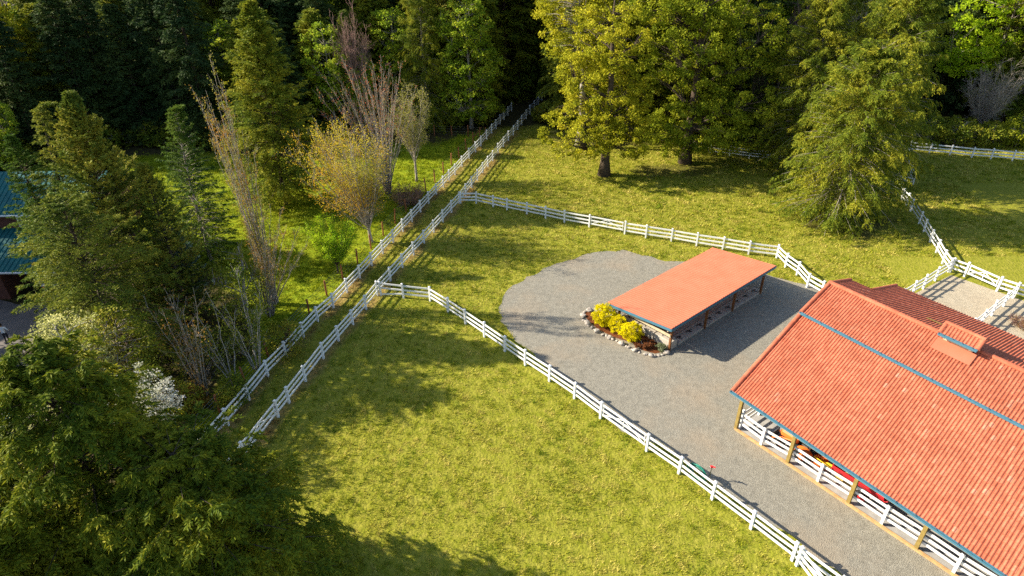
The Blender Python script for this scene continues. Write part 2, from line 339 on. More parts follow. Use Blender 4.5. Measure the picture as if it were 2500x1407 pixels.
# gravel sheets
def gravel_mat(name, c1, c2, c3, rings=()):
    m = bpy.data.materials.new(name); m.use_nodes = True; n = m.node_tree.nodes; l = m.node_tree.links; p = n['Principled BSDF']
    ge = n.new('ShaderNodeNewGeometry')
    def noise(s, d):
        t = n.new('ShaderNodeTexNoise'); t.inputs['Scale'].default_value = s; t.inputs['Detail'].default_value = d; l.new(ge.outputs['Position'], t.inputs['Vector']); return t
    vo = n.new('ShaderNodeTexVoronoi'); vo.inputs['Scale'].default_value = 26; l.new(ge.outputs['Position'], vo.inputs['Vector'])
    bw = n.new('ShaderNodeSeparateColor'); l.new(vo.outputs['Color'], bw.inputs[0])
    r = n.new('ShaderNodeValToRGB'); e = r.color_ramp.elements; e[0].position = .0; e[1].position = 1; e[0].color = (*c1, 1); e[1].color = (*c2, 1); l.new(bw.outputs[0], r.inputs[0])
    t = noise(.22, 5); r2 = n.new('ShaderNodeValToRGB'); e = r2.color_ramp.elements; e[0].position = .48; e[1].position = .72; l.new(t.outputs[0], r2.inputs[0])
    mx = n.new('ShaderNodeMix'); mx.data_type = 'RGBA'; l.new(r2.outputs[0], mx.inputs[0]); l.new(r.outputs[0], mx.inputs[6]); mx.inputs[7].default_value = (*c3, 1)
    t3 = noise(2.4, 6); r3 = n.new('ShaderNodeMapRange'); r3.inputs[1].default_value = .3; r3.inputs[2].default_value = .7; r3.inputs[3].default_value = .89; r3.inputs[4].default_value = 1.09; l.new(t3.outputs[0], r3.inputs[0])
    last = r3.outputs[0]
    for (rx, ry, rad, wd) in rings:      # tyre tracks scuffed into the stones
        d = n.new('ShaderNodeVectorMath'); d.operation = 'DISTANCE'; l.new(ge.outputs['Position'], d.inputs[0]); d.inputs[1].default_value = (rx, ry, 0)
        a = n.new('ShaderNodeMath'); a.operation = 'SUBTRACT'; l.new(d.outputs['Value'], a.inputs[0]); a.inputs[1].default_value = rad
        b = n.new('ShaderNodeMath'); b.operation = 'ABSOLUTE'; l.new(a.outputs[0], b.inputs[0])
        q = n.new('ShaderNodeMapRange'); q.inputs[1].default_value = 0; q.inputs[2].default_value = wd; q.inputs[3].default_value = .91; q.inputs[4].default_value = 1; l.new(b.outputs[0], q.inputs[0])
        mm = n.new('ShaderNodeMath'); mm.operation = 'MULTIPLY'; l.new(last, mm.inputs[0]); l.new(q.outputs[0], mm.inputs[1]); last = mm.outputs[0]
    ml = n.new('ShaderNodeVectorMath'); ml.operation = 'SCALE'; l.new(mx.outputs[2], ml.inputs[0]); l.new(last, ml.inputs['Scale'])
    l.new(ml.outputs[0], p.inputs['Base Color']); p.inputs['Roughness'].default_value = .92; p.inputs['Specular IOR Level'].default_value = .15
    b = n.new('ShaderNodeBump'); b.inputs['Strength'].default_value = .7; b.inputs['Distance'].default_value = .05
    l.new(vo.outputs['Distance'], b.inputs['Height']); b2 = n.new('ShaderNodeBump'); b2.inputs['Strength'].default_value = .3; b2.inputs['Distance'].default_value = .1
    l.new(noise(1.6, 6).outputs[0], b2.inputs['Height']); l.new(b.outputs[0], b2.inputs['Normal']); l.new(b2.outputs[0], p.inputs['Normal'])
    return m
GW = wobble(GRAVEL, .22, .6, 3)
def sheet(name, poly, z, m):
    from mathutils.geometry import tessellate_polygon
    t = tessellate_polygon([[Vector((a, b, 0)) for a, b in poly]])
    V = np.array([(a, b, z) for a, b in poly])
    tri = np.array(t); v = V[tri]; cr = np.cross(v[:, 1]-v[:, 0], v[:, 2]-v[:, 0])[:, 2]; tri[cr < 0] = tri[cr < 0][:, ::-1]
    return tag(link(name, npmesh(name, V, tri, m)), kind='structure')
rc = g2(1535, 648); rc2 = g2(1330, 800)
M['gravel'] = gravel_mat('grey_gravel', (.185, .172, .138), (.32, .302, .25), (.30, .25, .185),
    [(rc[0], rc[1], 1.3, .16), (rc[0]+.3, rc[1]-.3, 3.0, .16), (rc[0]+.3, rc[1]-.3, 3.6, .14), (rc2[0]-2, rc2[1]-1, 4.6, .18), (rc2[0]-2, rc2[1]-1, 6.3, .18)])
sheet('gravel_driveway', GW, .012, M['gravel'])
M['sand'] = gravel_mat('sand', (.33, .28, .20), (.48, .42, .32), (.38, .31, .22))
sheet('sand_paddock', PEN, .008, M['sand'])
M['paleg'] = gravel_mat('pale_gravel', (.21, .19, .16), (.33, .30, .26), (.27, .24, .2))
sheet('yard_paving', wobble(YARD, .1, 1, 4), .01, M['asphalt'])
# ================================================================ FENCES
rnd = random.Random(11)
def postmesh(h=1.37, w_=.14):
    m = MB(); m.box((0, 0, h/2-.05), w_, w_, h+.1)
    m.box((0, 0, h+.02), w_+.035, w_+.035, .04)
    c = h+.04; e = w_/2+.017
    m.add([(-e, -e, c), (e, -e, c), (e, e, c), (-e, e, c), (0, 0, c+.05)], [], [[0, 1, 4], [1, 2, 4], [2, 3, 4], [3, 0, 4]])
    return m.mesh('post', M['white'])
POST = postmesh()
def resample(pts, step):
    pts = np.array(pts, float)[:, :2]; s = np.concatenate([[0], np.cumsum(np.hypot(*np.diff(pts, axis=0).T))])
    n = max(1, round(s[-1]/step)); q = np.linspace(0, s[-1], n+1)
    return np.stack([np.interp(q, s, pts[:, 0]), np.interp(q, s, pts[:, 1])], 1)
RAILS = (.42, .80, 1.20)
def fence(pts, label, gaps=(), group='white three-rail fences of the pastures', rails=RAILS, drop=None, side=.0):
    """posts at the given ground points, three rails running through them; gaps: bays left open for a gate"""
    pts = np.array(pts, float)[:, :2]; root = empty('rail_fence', (pts[0][0], pts[0][1], 0), label, 'fence', group)
    d = np.gradient(pts, axis=0); ang = np.arctan2(d[:, 1], d[:, 0])
    for k, p in enumerate(pts):
        o = link('post', POST, root, (p[0]-pts[0][0], p[1]-pts[0][1], rnd.uniform(-.03, .02)))
        o.rotation_euler = (rnd.gauss(0, .012), rnd.gauss(0, .012), ang[k])
    for ri, z in enumerate(rails):
        m = MB()
        zz = [z+rnd.gauss(0, .012) for _ in pts]
        for k in range(len(pts)-1):
            if k in gaps: m.build('rail', M['white'], root); m = MB(); continue
            za, zb = zz[k], zz[k+1]
            if drop and (k, ri) in drop: za, zb = za+drop[(k, ri)][0], zb+drop[(k, ri)][1]
            a = np.array([*pts[k], za]); b = np.array([*pts[k+1], zb]); v = (b-a)/np.linalg.norm(b-a); mid = (a+b)/2-[0, 0, rnd.uniform(0, .018)]
            off = np.array([-v[1], v[0], 0])*side
            m.bar(a+off-v*.03, mid+off, .04, .145); m.bar(mid+off, b+off+v*.03, .04, .145)
        m.build('rail', M['white'], root)
    return root
def gate(a, b, label, group='white field gates'):
    a = np.array([a[0], a[1], 0.]); b = np.array([b[0], b[1], 0.]); v = (b-a)/np.linalg.norm(b-a); a = a+v*.16; b = b-v*.16
    root = empty('field_gate', a, label, 'gate', group); L_ = np.linalg.norm(b-a); Z = np.array([0, 0, 1.])
    for z in RAILS:
        m = MB(); m.bar(a+Z*(z+.02), b+Z*(z+.02), .045, .13); m.build('rail', M['white'], root)
    for t in (0.02, .5, .98):
        m = MB(); m.bar(a+v*L_*t+Z*.34, a+v*L_*t+Z*1.29, .05, .06); m.build('upright', M['white'], root)
    m = MB(); m.bar(a+Z*.45+v*.05, a+v*L_*.5+Z*1.15, .03, .05); m.bar(a+v*L_*.5+Z*1.15, b+Z*.45-v*.05, .03, .05); m.build('brace', M['white'], root)
    m = MB(); m.box(b+Z*.95+v*.05, .12, .06, .10, math.degrees(math.atan2(v[1], v[0]))); m.build('latch', M['steel'], root)
    return root
P = lambda L_: [g2(*p) for p in L_]
# fence A (farther left) and B, both along the lane
a_pts = list(resample(A_PTS[:2], 2.4)[:-1])+P([(517.7, 1084), (557.8, 1038.9), (608.6, 977.7), (654.6, 919.2), (699.7, 872.5), (741.5, 824), (776.6, 785.6), (814.3, 752.2)])
a_pts += list(resample([a_pts[-1], g2(1082.8, 457.6)], 2.4)[1:-1])+P([(1082.8, 457.6), (1097.2, 441.5), (1111.2, 427.5), (1128, 407.5), (1145.6, 388), (1161.3, 371.4), (1174, 357), (1188.4, 341.3), (1200.7, 326.7)])
a_pts += list(resample([a_pts[-1], (0.2, 102.5)], 2.6)[1:])
fence(a_pts, 'long white three-rail fence on the tree side of the grass lane, beside the brown posts')
b_pts = [(-18.2, 18.6), (-17.6, 21.0), (-16.9, 24.2)]+P([(600.5, 1120), (679.7, 1018.8), (706.4, 984.8), (746.5, 931.9), (789.9, 875.8)])
b_pts += list(resample([b_pts[-1], g2(924, 722)], 2.4)[1:-1])+[g2(922, 722)]
b_pts += list(resample([g2(922, 722), g2(1122, 497)], 2.5)[1:])
b_pts += list(resample([g2(1122, 497), g2(1191.4, 408)], 2.4)[1:-1])+P([(1191.4, 408), (1203.3, 394), (1216.4, 374.7), (1229, 359), (1241.4, 344), (1253.4, 330.6), (1264, 317), (1274, 304), (1284.9, 290.6), (1294.3, 278.9)])
b_pts += list(resample([b_pts[-1], (5.4, 109)], 2.6)[1:])
fence(b_pts, 'long white three-rail fence between the grass lane and the open pasture', gaps={3})
gate(b_pts[3], b_pts[4], 'white gate in the lane fence just above the big dark cedar in the lower corner')
c_pts = [g2(1125, 497)]+P([(1162.9, 497.4), (1204, 506.7), (1238, 514), (1286.5, 524), (1332, 534), (1377.7, 544), (1437.8, 555.2), (1524.6, 571.9), (1576, 581), (1638, 590), (1699.6, 601), (1763, 611), (1826.3, 621.9), (1895.2, 630.6), (1917, 653), (1945, 673), (1970, 702), (2004, 722)])
fence(c_pts, 'white fence running behind the open red-roofed shelter', gaps={7})
gate(c_pts[7], c_pts[8], 'white gate in the fence behind the shelter, above the gravel turning circle')
d_pts = [g2(930, 722)]+P([(985.5, 728.5), (1050.4, 735.5), (1093.9, 762.9), (1136.6, 791.3), (1182.7, 823), (1232.5, 858.4), (1282.3, 892.5), (1341, 931.6), (1402.2, 973.7), (1465.6, 1022.2), (1578.2, 1102.3), (1656.7, 1157.2), (1737.8, 1220), (1832.7, 1291.6), (1933.1, 1368.4)])
d_pts += [tuple(np.array(d_pts[-1])+np.array([1.44, -1.9])*k) for k in (1, 2, 3, 4)]
fence(d_pts, 'white fence dividing the large pasture from the gravel drive, its first bottom rail hanging down', gaps={10}, drop={(0, 0): (-.28, 0)})
gate(d_pts[10], d_pts[11], 'white gate in the fence along the gravel drive')
q = np.array(d_pts[15]); fence([q+[.12, -.3], q+[.75, -2.6], q+[1.4, -4.9], q+[2.0, -7.2]], 'short white fence branching off the drive fence into the near pasture')
e_pts = P([(2190, 477), (2200, 490), (2212, 502), (2222, 516), (2242, 548), (2254, 567), (2269, 592.6), (2285, 617.8), (2300, 644.7), (2315, 665)])
e_pts = [(43.75, 68.3)]+e_pts
fence(e_pts, 'white fence descending from the big cedars to the sand pens')
fence(P([(2318, 665), (2282, 686), (2253, 705.6), (2226.2, 721.3), (2196, 741), (2165, 760)]), 'white fence closing the sand pen on its grassy side')
p2 = P([(2320, 664), (2353.8, 675.6), (2432.8, 711.2), (2475, 725)]); p2 += [tuple(np.array(p2[-1])+np.array([1.7, -1.5])*k) for k in (1, 2, 3)]
fence(p2, 'white fence along the back of the two sand pens', gaps={1})
gate(p2[1], p2[2], 'white gate at the back of the sand pen')
fence(P([(2472, 728), (2449, 748), (2420, 771), (2394, 793), (2368, 815), (2345, 835)]), 'white fence separating the two sand pens from each other')
f_pts = P([(2318, 380), (2371, 386), (2418, 389), (2470, 394)]); v = np.array(f_pts[-1])-np.array(f_pts[-2])
f_pts = [tuple(np.array(f_pts[0])-np.array([2.2, -.85])*k) for k in (2, 1)]+f_pts+[tuple(np.array(f_pts[-1])+np.array([2.25, -.7])*k) for k in (1, 2, 3)]
fence(f_pts, 'far white fence in front of the leafy hedge beyond the shaded paddock')
g_pts = resample([g2(1690, 366), g2(1735, 375), g2(1800, 384), g2(1850, 391), g2(1905, 396), g2(1980, 405)], 2.5)
fence(g_pts, 'white fence half hidden under the wide maple beside the cedars')
s0 = np.array(g2(2228, 452)); fence([np.array(g2(2175, 443)), np.array(g2(2202, 448)), s0], 'short white fence panel beneath the shady side of the cedars')
fence([s0+[.05, .15], np.array(g2(2219, 432)), np.array(g2(2211, 418)), np.array(g2(2201, 402))], 'white fence stub climbing into the shade behind the cedars')

# brown posts with wire, beyond fence A
bp = MB(); bp.lathe((0, 0, -.1), [(.001, 0), (.075, 0), (.075, 1.65), (.06, 1.70), (.001, 1.70)], 8); BROWN = bp.mesh('post', M['brownpost'])
wp = resample([(-20.6, 25.8), (-19.3, 31.2), (-17.65, 38.2), (-16.0, 44.9), (-12.7, 58.2), (-9.4, 70.8), (-6.6, 81.3), (-4.4, 89)], 2.9)
r_ = empty('wire_fence', (wp[0][0], wp[0][1], 0), 'wire fence on short brown round posts, just behind the white lane fence', 'fence')
for p in wp:
    o = link('post', BROWN, r_, (p[0]-wp[0][0], p[1]-wp[0][1], rnd.uniform(-.12, .12))); o.rotation_euler = (rnd.gauss(0, .03), rnd.gauss(0, .03), rnd.random())
m = MB()
for z in (.25, .55, .85, 1.15, 1.4): m.tube([(p[0], p[1], z) for p in wp], .006, 3, False)
m.build('wire', M['wire'], r_)
wq = P([(1186, 337), (1143, 334), (1103, 333), (1061, 332), (1015, 331), (965, 329)]); r_ = empty('wire_fence', (*wq[0], 0), 'brown-posted wire fence along the edge of the wood at the end of the lit lawn', 'fence')
for p in wq: link('post', BROWN, r_, (p[0]-wq[0][0], p[1]-wq[0][1], rnd.uniform(-.1, .1)))
m = MB()
for z in (.3, .7, 1.1, 1.4): m.tube([(p[0], p[1], z) for p in wq], .008, 3, False)
m.build('wire', M['wire'], r_)
m = MB(); a, b = g2(1177, 337), g2(1155, 358); m.bar((*a, 1.55), (*b, 1.25), .06, .14); m.build('rail', M['brownwood'], r_)

# ================================================================ CARPORT (open shelter)
NR, NL, FR, FB = at(1640, 803, 2.5), at(1490, 735, 1.85), at(1895, 650, 2.45), at(1735, 600, 1.85)
C0 = np.array([*g2(1633, 858), 0.])
ul = (FR-NR); ul[2] = 0; ul /= np.linalg.norm(ul); uw = np.array([-ul[1], ul[0], 0])
LEN = float((FR-NR) @ ul); WID = float((NL-NR) @ uw); DROP = -.65
NR = np.array([NR[0], NR[1], 2.5]); Z = np.array([0, 0, 1.])
cp = lambda s, t, z=0: NR + ul*s + uw*t + Z*(DROP*t/WID+z)      # a point on the roof plane
root = empty('open_shelter', (C0[0], C0[1], 0), 'open-sided shelter with a flat salmon-red ribbed metal roof on brown posts', 'shelter')
m = MB(); th = .05
m.add([cp(0, 0), cp(LEN, 0), cp(LEN, WID), cp(0, WID), cp(0, 0, -th), cp(LEN, 0, -th), cp(LEN, WID, -th), cp(0, WID, -th)], MB.BQ[:, ::-1]*0+MB.BQ)
nr = 52
for k in range(nr):
    s = (k+.5)/nr*LEN; a, b = cp(s, .0, .012), cp(s, WID, .012)
    wv, hv = ul*.035, Z*.05; V = []
    for p in (a, b): V += [p-wv, p-wv*.45+hv, p+wv*.45+hv, p+wv]
    m.add(V, [[0, 1, 5, 4], [1, 2, 6, 5], [2, 3, 7, 6], [0, 3, 2, 1], [4, 5, 6, 7]])
m.build('roof', M['salmon'], root)
def fascia(a, b):
    m = MB(); m.bar(a-Z*.155, b-Z*.155, .04, .20); return m.build('fascia', M['tealpaint'], root)
fascia(cp(-.022, .02), cp(-.022, WID-.02)); fascia(cp(LEN+.022, .02), cp(LEN+.022, WID-.02)); fascia(cp(-.04, -.022), cp(LEN+.04, -.022)); fascia(cp(-.04, WID+.022), cp(LEN+.04, WID+.022))
for k in range(9):   # rafters
    s = .35+k*(LEN-.7)/8; m = MB(); m.bar(cp(s, .05, -.15), cp(s, WID-.05, -.15), .05, .17); m.build('rafter', M['cream'], root)
off0 = float((C0-NR) @ ul); tin = float((C0-NR) @ uw)
post_s = [off0]+[float((np.array([*g2(*p), 0])-NR) @ ul) for p in ((1714.5, 800.7), (1783.8, 759), (1854, 716.5))]
for t0 in (max(tin, .3), WID-.75):
    m = MB(); m.bar(cp(.1, t0, -.36), cp(LEN-.1, t0, -.36), .09, .22); m.build('beam', M['cream'], root)
    for s in post_s:
        top = cp(s, t0, -.47); m = MB(); m.box((top[0], top[1], top[2]/2), .15, .15, top[2], math.degrees(math.atan2(ul[1], ul[0])))
        po = m.build('post', M['brownwood'], root)
        m = MB()
        for sg in (-1, 1): m.box(top+uw*.1*sg+Z*.08, .11, .045, .34, math.degrees(math.atan2(ul[1], ul[0])))
        m.build('bracket', M['cream'], po)
tA, tB = max(tin, .3), WID-.75
for z in (1.38, 1.52):
    m = MB(); a = NR+ul*(off0-.13-(z-1.38)*.4)+uw*(tA-.05); b = NR+ul*(off0-.13-(z-1.38)*.4)+uw*(tB+.05); a[2] = b[2] = z; m.bar(a, b, .05, .12); m.build('crossbar', M['cream'], root)
m = MB(); c = NR+ul*(off0+LEN/2-.6)+uw*(WID/2); c[2] = .03; m.obox(c, ul*(LEN/2-.9), uw*(WID/2-.95), Z*.03); m.build('floor', M['concrete'], root)
# concrete blocks: a wall across the near end, paving panels down the long side
def tri_marks(mb, c, a, b, s, z=.003):  # flat dark triangles: the shade inside the notches drawn as colour
    for (i, j, r) in ((-.32, .25, 0), (.05, -.22, 1), (.3, .2, 2), (.02, .34, 3)):
        p = c+a*i+b*j+Z*z; t = r*1.3
        e1 = a/np.linalg.norm(a)*math.cos(t)+b/np.linalg.norm(b)*math.sin(t); e2 = np.cross(Z, e1)
        V = [p-e1*s-e2*s*.8, p+e1*s-e2*s*.5, p+e2*s]
        mb.add(V, [], [[0, 1, 2]])
wb = empty('block_wall', (C0[0], C0[1], 0), 'low wall of pale cast concrete blocks under the near end of the shelter, behind the yellow shrubs', 'wall')
u2 = (tB-tA)/3
for k in range(3):
    c = NR+ul*(off0+.52)+uw*(tA+u2*(k+.5)-.05); c[2] = .36; m = MB(); m.box(c, .74, u2-.05, .72, math.degrees(math.atan2(ul[1], ul[0])), .04)
    bo = m.build('block', M['concrete'], wb); m = MB(); tri_marks(m, c+Z*.36, ul*.37, uw*u2/2, .085); m.build('notch_shade', M['dark'], bo)
ps = empty('paver_row', (C0[0], C0[1], 0), 'row of grey concrete panels with triangular notches along the shaded long side of the shelter', 'paving')
npan = 9
for k in range(npan):
    s = off0+1.1+(k+.5)*(LEN-2.4)/npan; c = NR+ul*s+uw*(tA+.42); c[2] = .09; m = MB(); m.obox(c, ul*((LEN-2.4)/npan/2-.025), uw*.40, Z*.09)
    bo = m.build('panel', M['concrete'], ps); m = MB(); tri_marks(m, c+Z*.09, ul*.6, uw*.4, .11); tri_marks(m, c+Z*.09+ul*.12-uw*.06, -ul*.5, uw*.36, .08); m.build('notch_shade', M['dark'], bo)
def heap(name, c, rx, ry, h, m_, az, label, cat, seed=0, rr=20):
    """a low heap: irregular dome"""
    rg = np.random.RandomState(seed); V = [[c[0], c[1], h]]; F = []; na = 28; a_, b_ = azv(az), azv(az+90)
    ph = rg.rand(6)*6
    for k in range(1, rr+1):
        for j in range(na):
            t = 2*math.pi*j/na; f = k/rr; wob_ = 1+.14*math.sin(2*t+ph[0])+.08*math.sin(5*t+ph[1]); r = f*wob_
            z = h*(1-f)**1.1*(1+.25*rg.randn()*(.3 if k < rr else 0))*(1 if k < rr else 0)+.005+(-.03 if k == rr else 0)
            p = np.array([c[0], c[1], 0])+a_*rx*r*math.cos(t)+b_*ry*r*math.sin(t); V.append([p[0], p[1], max(z, -.03)])
    q = [[1+k*na+j, 1+(k+1)*na+j, 1+(k+1)*na+(j+1) % na, 1+k*na+(j+1) % na] for k in range(rr-1) for j in range(na)]
    t = [[0, 1+j, 1+(j+1) % na] for j in range(na)]
    return tag(link(name, npmesh(name, np.array(V), [np.array(q), np.array(t)], m_, True)), label, cat)
heap('gravel_heap', NR+ul*(LEN*.42)+uw*(WID+.1), 6.2, 1.7, .55, M['paleg'], 40.4, 'long low heap of pale gravel along the far side of the shelter', 'gravel heap', 2)
heap('shavings_heap', cp(off0+2.2, WID*.45), 1.1, .9, .7, M['hay'], 0, 'small heap of brown shavings under the shelter behind the concrete blocks', 'heap', 5)

# flower bed: mulch, rocks, shrubs
BED = [g2(*p) for p in ((1424, 768), (1432, 762), (1470, 764), (1510, 782), (1560, 806), (1610, 838), (1628, 852), (1618, 860), (1600, 864), (1570, 856), (1545, 838), (1500, 824), (1462, 806), (1438, 786))]
m = MB(); bc = np.mean(BED, 0); nb = len(BED)
m.add([[p[0], p[1], .014] for p in BED]+[[*(np.array(p)*.5+bc*.5), .17] for p in BED]+[[bc[0], bc[1], .2]], [[i, (i+1) % nb, nb+(i+1) % nb, nb+i] for i in range(nb)], [[nb+i, nb+(i+1) % nb, 2*nb] for i in range(nb)])
tag(m.build('mulch_bed', M['mulch'], None, True), 'curved bed of red-brown bark mulch ringed with stones', 'flower bed')
def rockmesh(seed, s):
    rg = np.random.RandomState(seed); import bmesh
    bm = bmesh.new(); bmesh.ops.create_icosphere(bm, subdivisions=2, radius=1)
    d = rg.randn(9, 3); d /= np.linalg.norm(d, axis=1)[:, None]; cut = rg.uniform(.62, .95, 9)
    for v in bm.verts:
        c = np.array(v.co)
        for n_, k in zip(d, cut):
            t = c @ n_-k
            if t > 0: c = c-n_*t*.9
        v.co = Vector(c*np.array([1.15, .9, .75])*s)
    me = bpy.data.meshes.new('rock'); bm.to_mesh(me); bm.free(); me.materials.append(M['rock']); return me
RK = [rockmesh(k, 1) for k in range(6)]
edge = resample([g2(*p) for p in ((1474, 757), (1430, 762), (1420, 768), (1424, 782), (1440, 796), (1462, 812), (1482, 822), (1500, 832), (1522, 844), (1540, 852), (1560, 862), (1580, 868), (1602, 871), (1622, 864), (1632, 854))], .30)
for k, p in enumerate(edge):
    s = rnd.uniform(.09, .18) if k % 4 else rnd.uniform(.18, .27)
    o = link('rock', RK[k % 6], None, (p[0]+rnd.gauss(0, .05), p[1]+rnd.gauss(0, .05), s*.45)); o.scale = (s, s, s*rnd.uniform(.8, 1.1)); o.rotation_euler = (rnd.uniform(-.3, .3), rnd.uniform(-.3, .3), rnd.uniform(0, 6.28))
    tag(o, 'pale rounded rock in the border of the mulch bed beside the shelter', 'rock', 'rocks edging the mulch bed')

# ================================================================ BARN
BU, BV = azv(-56.5), azv(39.5); E0 = at(1787, 955, 3.0); E0[2] = 0
VM, HM, VR, HR = 6.9, 5.72, 10.1, 6.75; BL = 25.0
bp_ = lambda u, v, z: E0+BU*u+BV*v+Z*z
barn = empty('barn', (*g2(1794.4, 1047.9), 0), 'big open-sided barn with red clay tile roofs, blue gutters and a ridge cupola', 'barn')
def tilemat():
    m = leafmat('clay_tile', (.42, .085, .038), (.56, .145, .068), (.66, .26, .15), 0, .75, .5, .3); return m
def tile_material():
    m = bpy.data.materials.new('clay_tile'); m.use_nodes = True; n = m.node_tree.nodes; l = m.node_tree.links; p = n['Principled BSDF']
    ge = n.new('ShaderNodeNewGeometry'); t = n.new('ShaderNodeTexNoise'); t.inputs['Scale'].default_value = .35; t.inputs['Detail'].default_value = 4; l.new(ge.outputs['Position'], t.inputs['Vector'])
    r = n.new('ShaderNodeValToRGB'); e = r.color_ramp.elements; e[0].color = (.40, .105, .055, 1); e[1].color = (.49, .15, .083, 1); l.new(ge.outputs['Random Per Island'], r.inputs[0])
    a = n.new('ShaderNodeMath'); a.operation = 'MULTIPLY_ADD'; a.inputs[1].default_value = .42; l.new(t.outputs[0], a.inputs[0]); l.new(ge.outputs['Random Per Island'], a.inputs[2])
    r2 = n.new('ShaderNodeMapRange'); r2.inputs[1].default_value = 1.18; r2.inputs[2].default_value = 1.30; r2.inputs[4].default_value = .62; l.new(a.outputs[0], r2.inputs[0])
    mx = n.new('ShaderNodeMix'); mx.data_type = 'RGBA'; l.new(r2.outputs[0], mx.inputs[0]); l.new(r.outputs[0], mx.inputs[6]); mx.inputs[7].default_value = (.50, .33, .24, 1)
    t2 = n.new('ShaderNodeTexNoise'); t2.inputs['Scale'].default_value = 9; t2.inputs['Detail'].default_value = 5; l.new(ge.outputs['Position'], t2.inputs['Vector'])
    mr = n.new('ShaderNodeMapRange'); mr.inputs[1].default_value = .3; mr.inputs[2].default_value = .7; mr.inputs[3].default_value = .84; mr.inputs[4].default_value = 1.1; l.new(t2.outputs[0], mr.inputs[0])
    sc_ = n.new('ShaderNodeVectorMath'); sc_.operation = 'SCALE'; l.new(mx.outputs[2], sc_.inputs[0]); l.new(mr.outputs[0], sc_.inputs['Scale'])
    t4 = n.new('ShaderNodeTexNoise'); t4.inputs['Scale'].default_value = .55; t4.inputs['Detail'].default_value = 6; t4.inputs['Roughness'].default_value = .7; l.new(ge.outputs['Position'], t4.inputs['Vector'])
    r4 = n.new('ShaderNodeMapRange'); r4.inputs[1].default_value = .35; r4.inputs[2].default_value = .65; r4.inputs[3].default_value = .84; r4.inputs[4].default_value = 1.13; l.new(t4.outputs[0], r4.inputs[0])
    s4 = n.new('ShaderNodeVectorMath'); s4.operation = 'SCALE'; l.new(sc_.outputs[0], s4.inputs[0]); l.new(r4.outputs[0], s4.inputs['Scale']); sc_ = s4
    l.new(sc_.outputs[0], p.inputs['Base Color']); p.inputs['Roughness'].default_value = .8; p.inputs['Specular IOR Level'].default_value = .2
    return m
M['tile'] = tile_material()
def tiles(O, U, V, W_, L_, pitch=.178, course=.335, seed=1):
    """clay tiles laid in straight columns: O lower corner, U along the eave, V up the slope (unit vectors)"""
    rg = np.random.RandomState(seed); N = np.cross(U, V); N = N if N[2] > 0 else -N
    nc, nrw = int(round(W_/pitch)), int(math.ceil(L_/course)); pitch = W_/nc; course = L_/nrw
    px_ = np.array([-.50, -.34, -.22, 0, .22, .34, .52])*pitch; pz = np.array([.0, .004, .026, .048, .026, .004, .0])
    c, r = np.meshgrid(np.arange(nc), np.arange(nrw)); c, r = c.ravel(), r.ravel(); K = len(c); k = len(px_)
    u0 = (c+.5)*pitch+rg.normal(0, .003, K); v0 = r*course+rg.normal(0, .006, K); v1 = (r+1)*course+.05; z0 = .028+rg.normal(0, .004, K); z1 = np.zeros(K)+rg.normal(0, .002, K)
    rows = []
    for (vv, zz) in ((v0, z0-.026), (v0, z0), (v1, z1)):
        rows.append(O+U*(u0[:, None]+px_)[..., None]+V*np.broadcast_to(vv[:, None, None], (K, k, 1))+N*(zz[:, None]+pz)[..., None])
    A = np.stack(rows, 1).reshape(-1, 3); b = (np.arange(K)*3*k)[:, None, None]; i = np.arange(k-1)
    q = np.concatenate([np.stack([b[:, 0]+s*k+i, b[:, 0]+s*k+i+1, b[:, 0]+(s+1)*k+i+1, b[:, 0]+(s+1)*k+i], -1) for s in (0, 1)]).reshape(-1, 4)
    return A, q
def slope(name, u0, u1, v0, z0, v1, z1, seed):
    O = bp_(u0, v0, z0); T = bp_(u0, v1, z1); V = T-O; L_ = np.linalg.norm(V); V = V/L_
    A, q = tiles(O, BU, V, u1-u0, L_, seed=seed); me = npmesh(name, A, q, M['tile']); o = link(name, me, barn); o.location = -Vector(barn.location)
    N = np.cross(BU, V); N = N if N[2] > 0 else -N
    m = MB(); m.obox((O+bp_(u1, v1, z1))/2-N*.07, BU*(u1-u0)/2, V*L_/2, N*.05); m.build('roof_deck', M['barnboard'], barn)
    return o
slope('front_roof', 0, BL, 0, 3.0, VM, HM, 1)
slope('upper_roof', 0, BL, VM-.1, HM+.10, VR, HR, 2)
BS = math.tan(R(17.5))
VB1, VB2, U1 = VR+3.4, VR+8.1, 1.6
slope('back_roof', 0, U1, VB1, HR-(VB1-VR)*BS, VR, HR, 3)
slope('back_roof', U1, BL, VB2, HR-(VB2-VR)*BS, VR, HR, 4)
def ridgeline(name, p, q_, r=.13, parent=None, flat=.75):
    """overlapping round ridge tiles"""
    p, q_ = np.asarray(p, float), np.asarray(q_, float); d = q_-p; L_ = np.linalg.norm(d); d /= L_; n = max(1, int(L_/.42)); m = MB(); s_ = np.cross(d, Z); s_ /= np.linalg.norm(s_); up = np.cross(s_, d)
    for k in range(n):
        a, b = p+d*L_*k/n, p+d*L_*((k+1)/n)+d*.05; V = []
        for (c, rr) in ((a, r*1.08), (b, r*.95)):
            V += [c+s_*rr*math.cos(t)+up*rr*flat*math.sin(t) for t in np.linspace(-.35, math.pi+.35, 9)]
        m.add(V, [[i, i+1, i+10, i+9] for i in range(8)], []); m.add([V[i] for i in range(9)]+[a-up*.05], [], [[i+1, i, 9] for i in range(8)])
    return m.build(name, M['tile'], parent or barn, False)
ridgeline('ridge_cap', bp_(-.05, VR, HR+.03), bp_(BL, VR, HR+.03), .17)
ridgeline('rake_cap', bp_(.02, -.02, 3.05), bp_(.02, VM-.1, HM+.06), .12)
ridgeline('rake_cap', bp_(.02, VM-.12, HM+.16), bp_(.02, VR, HR+.05), .12)
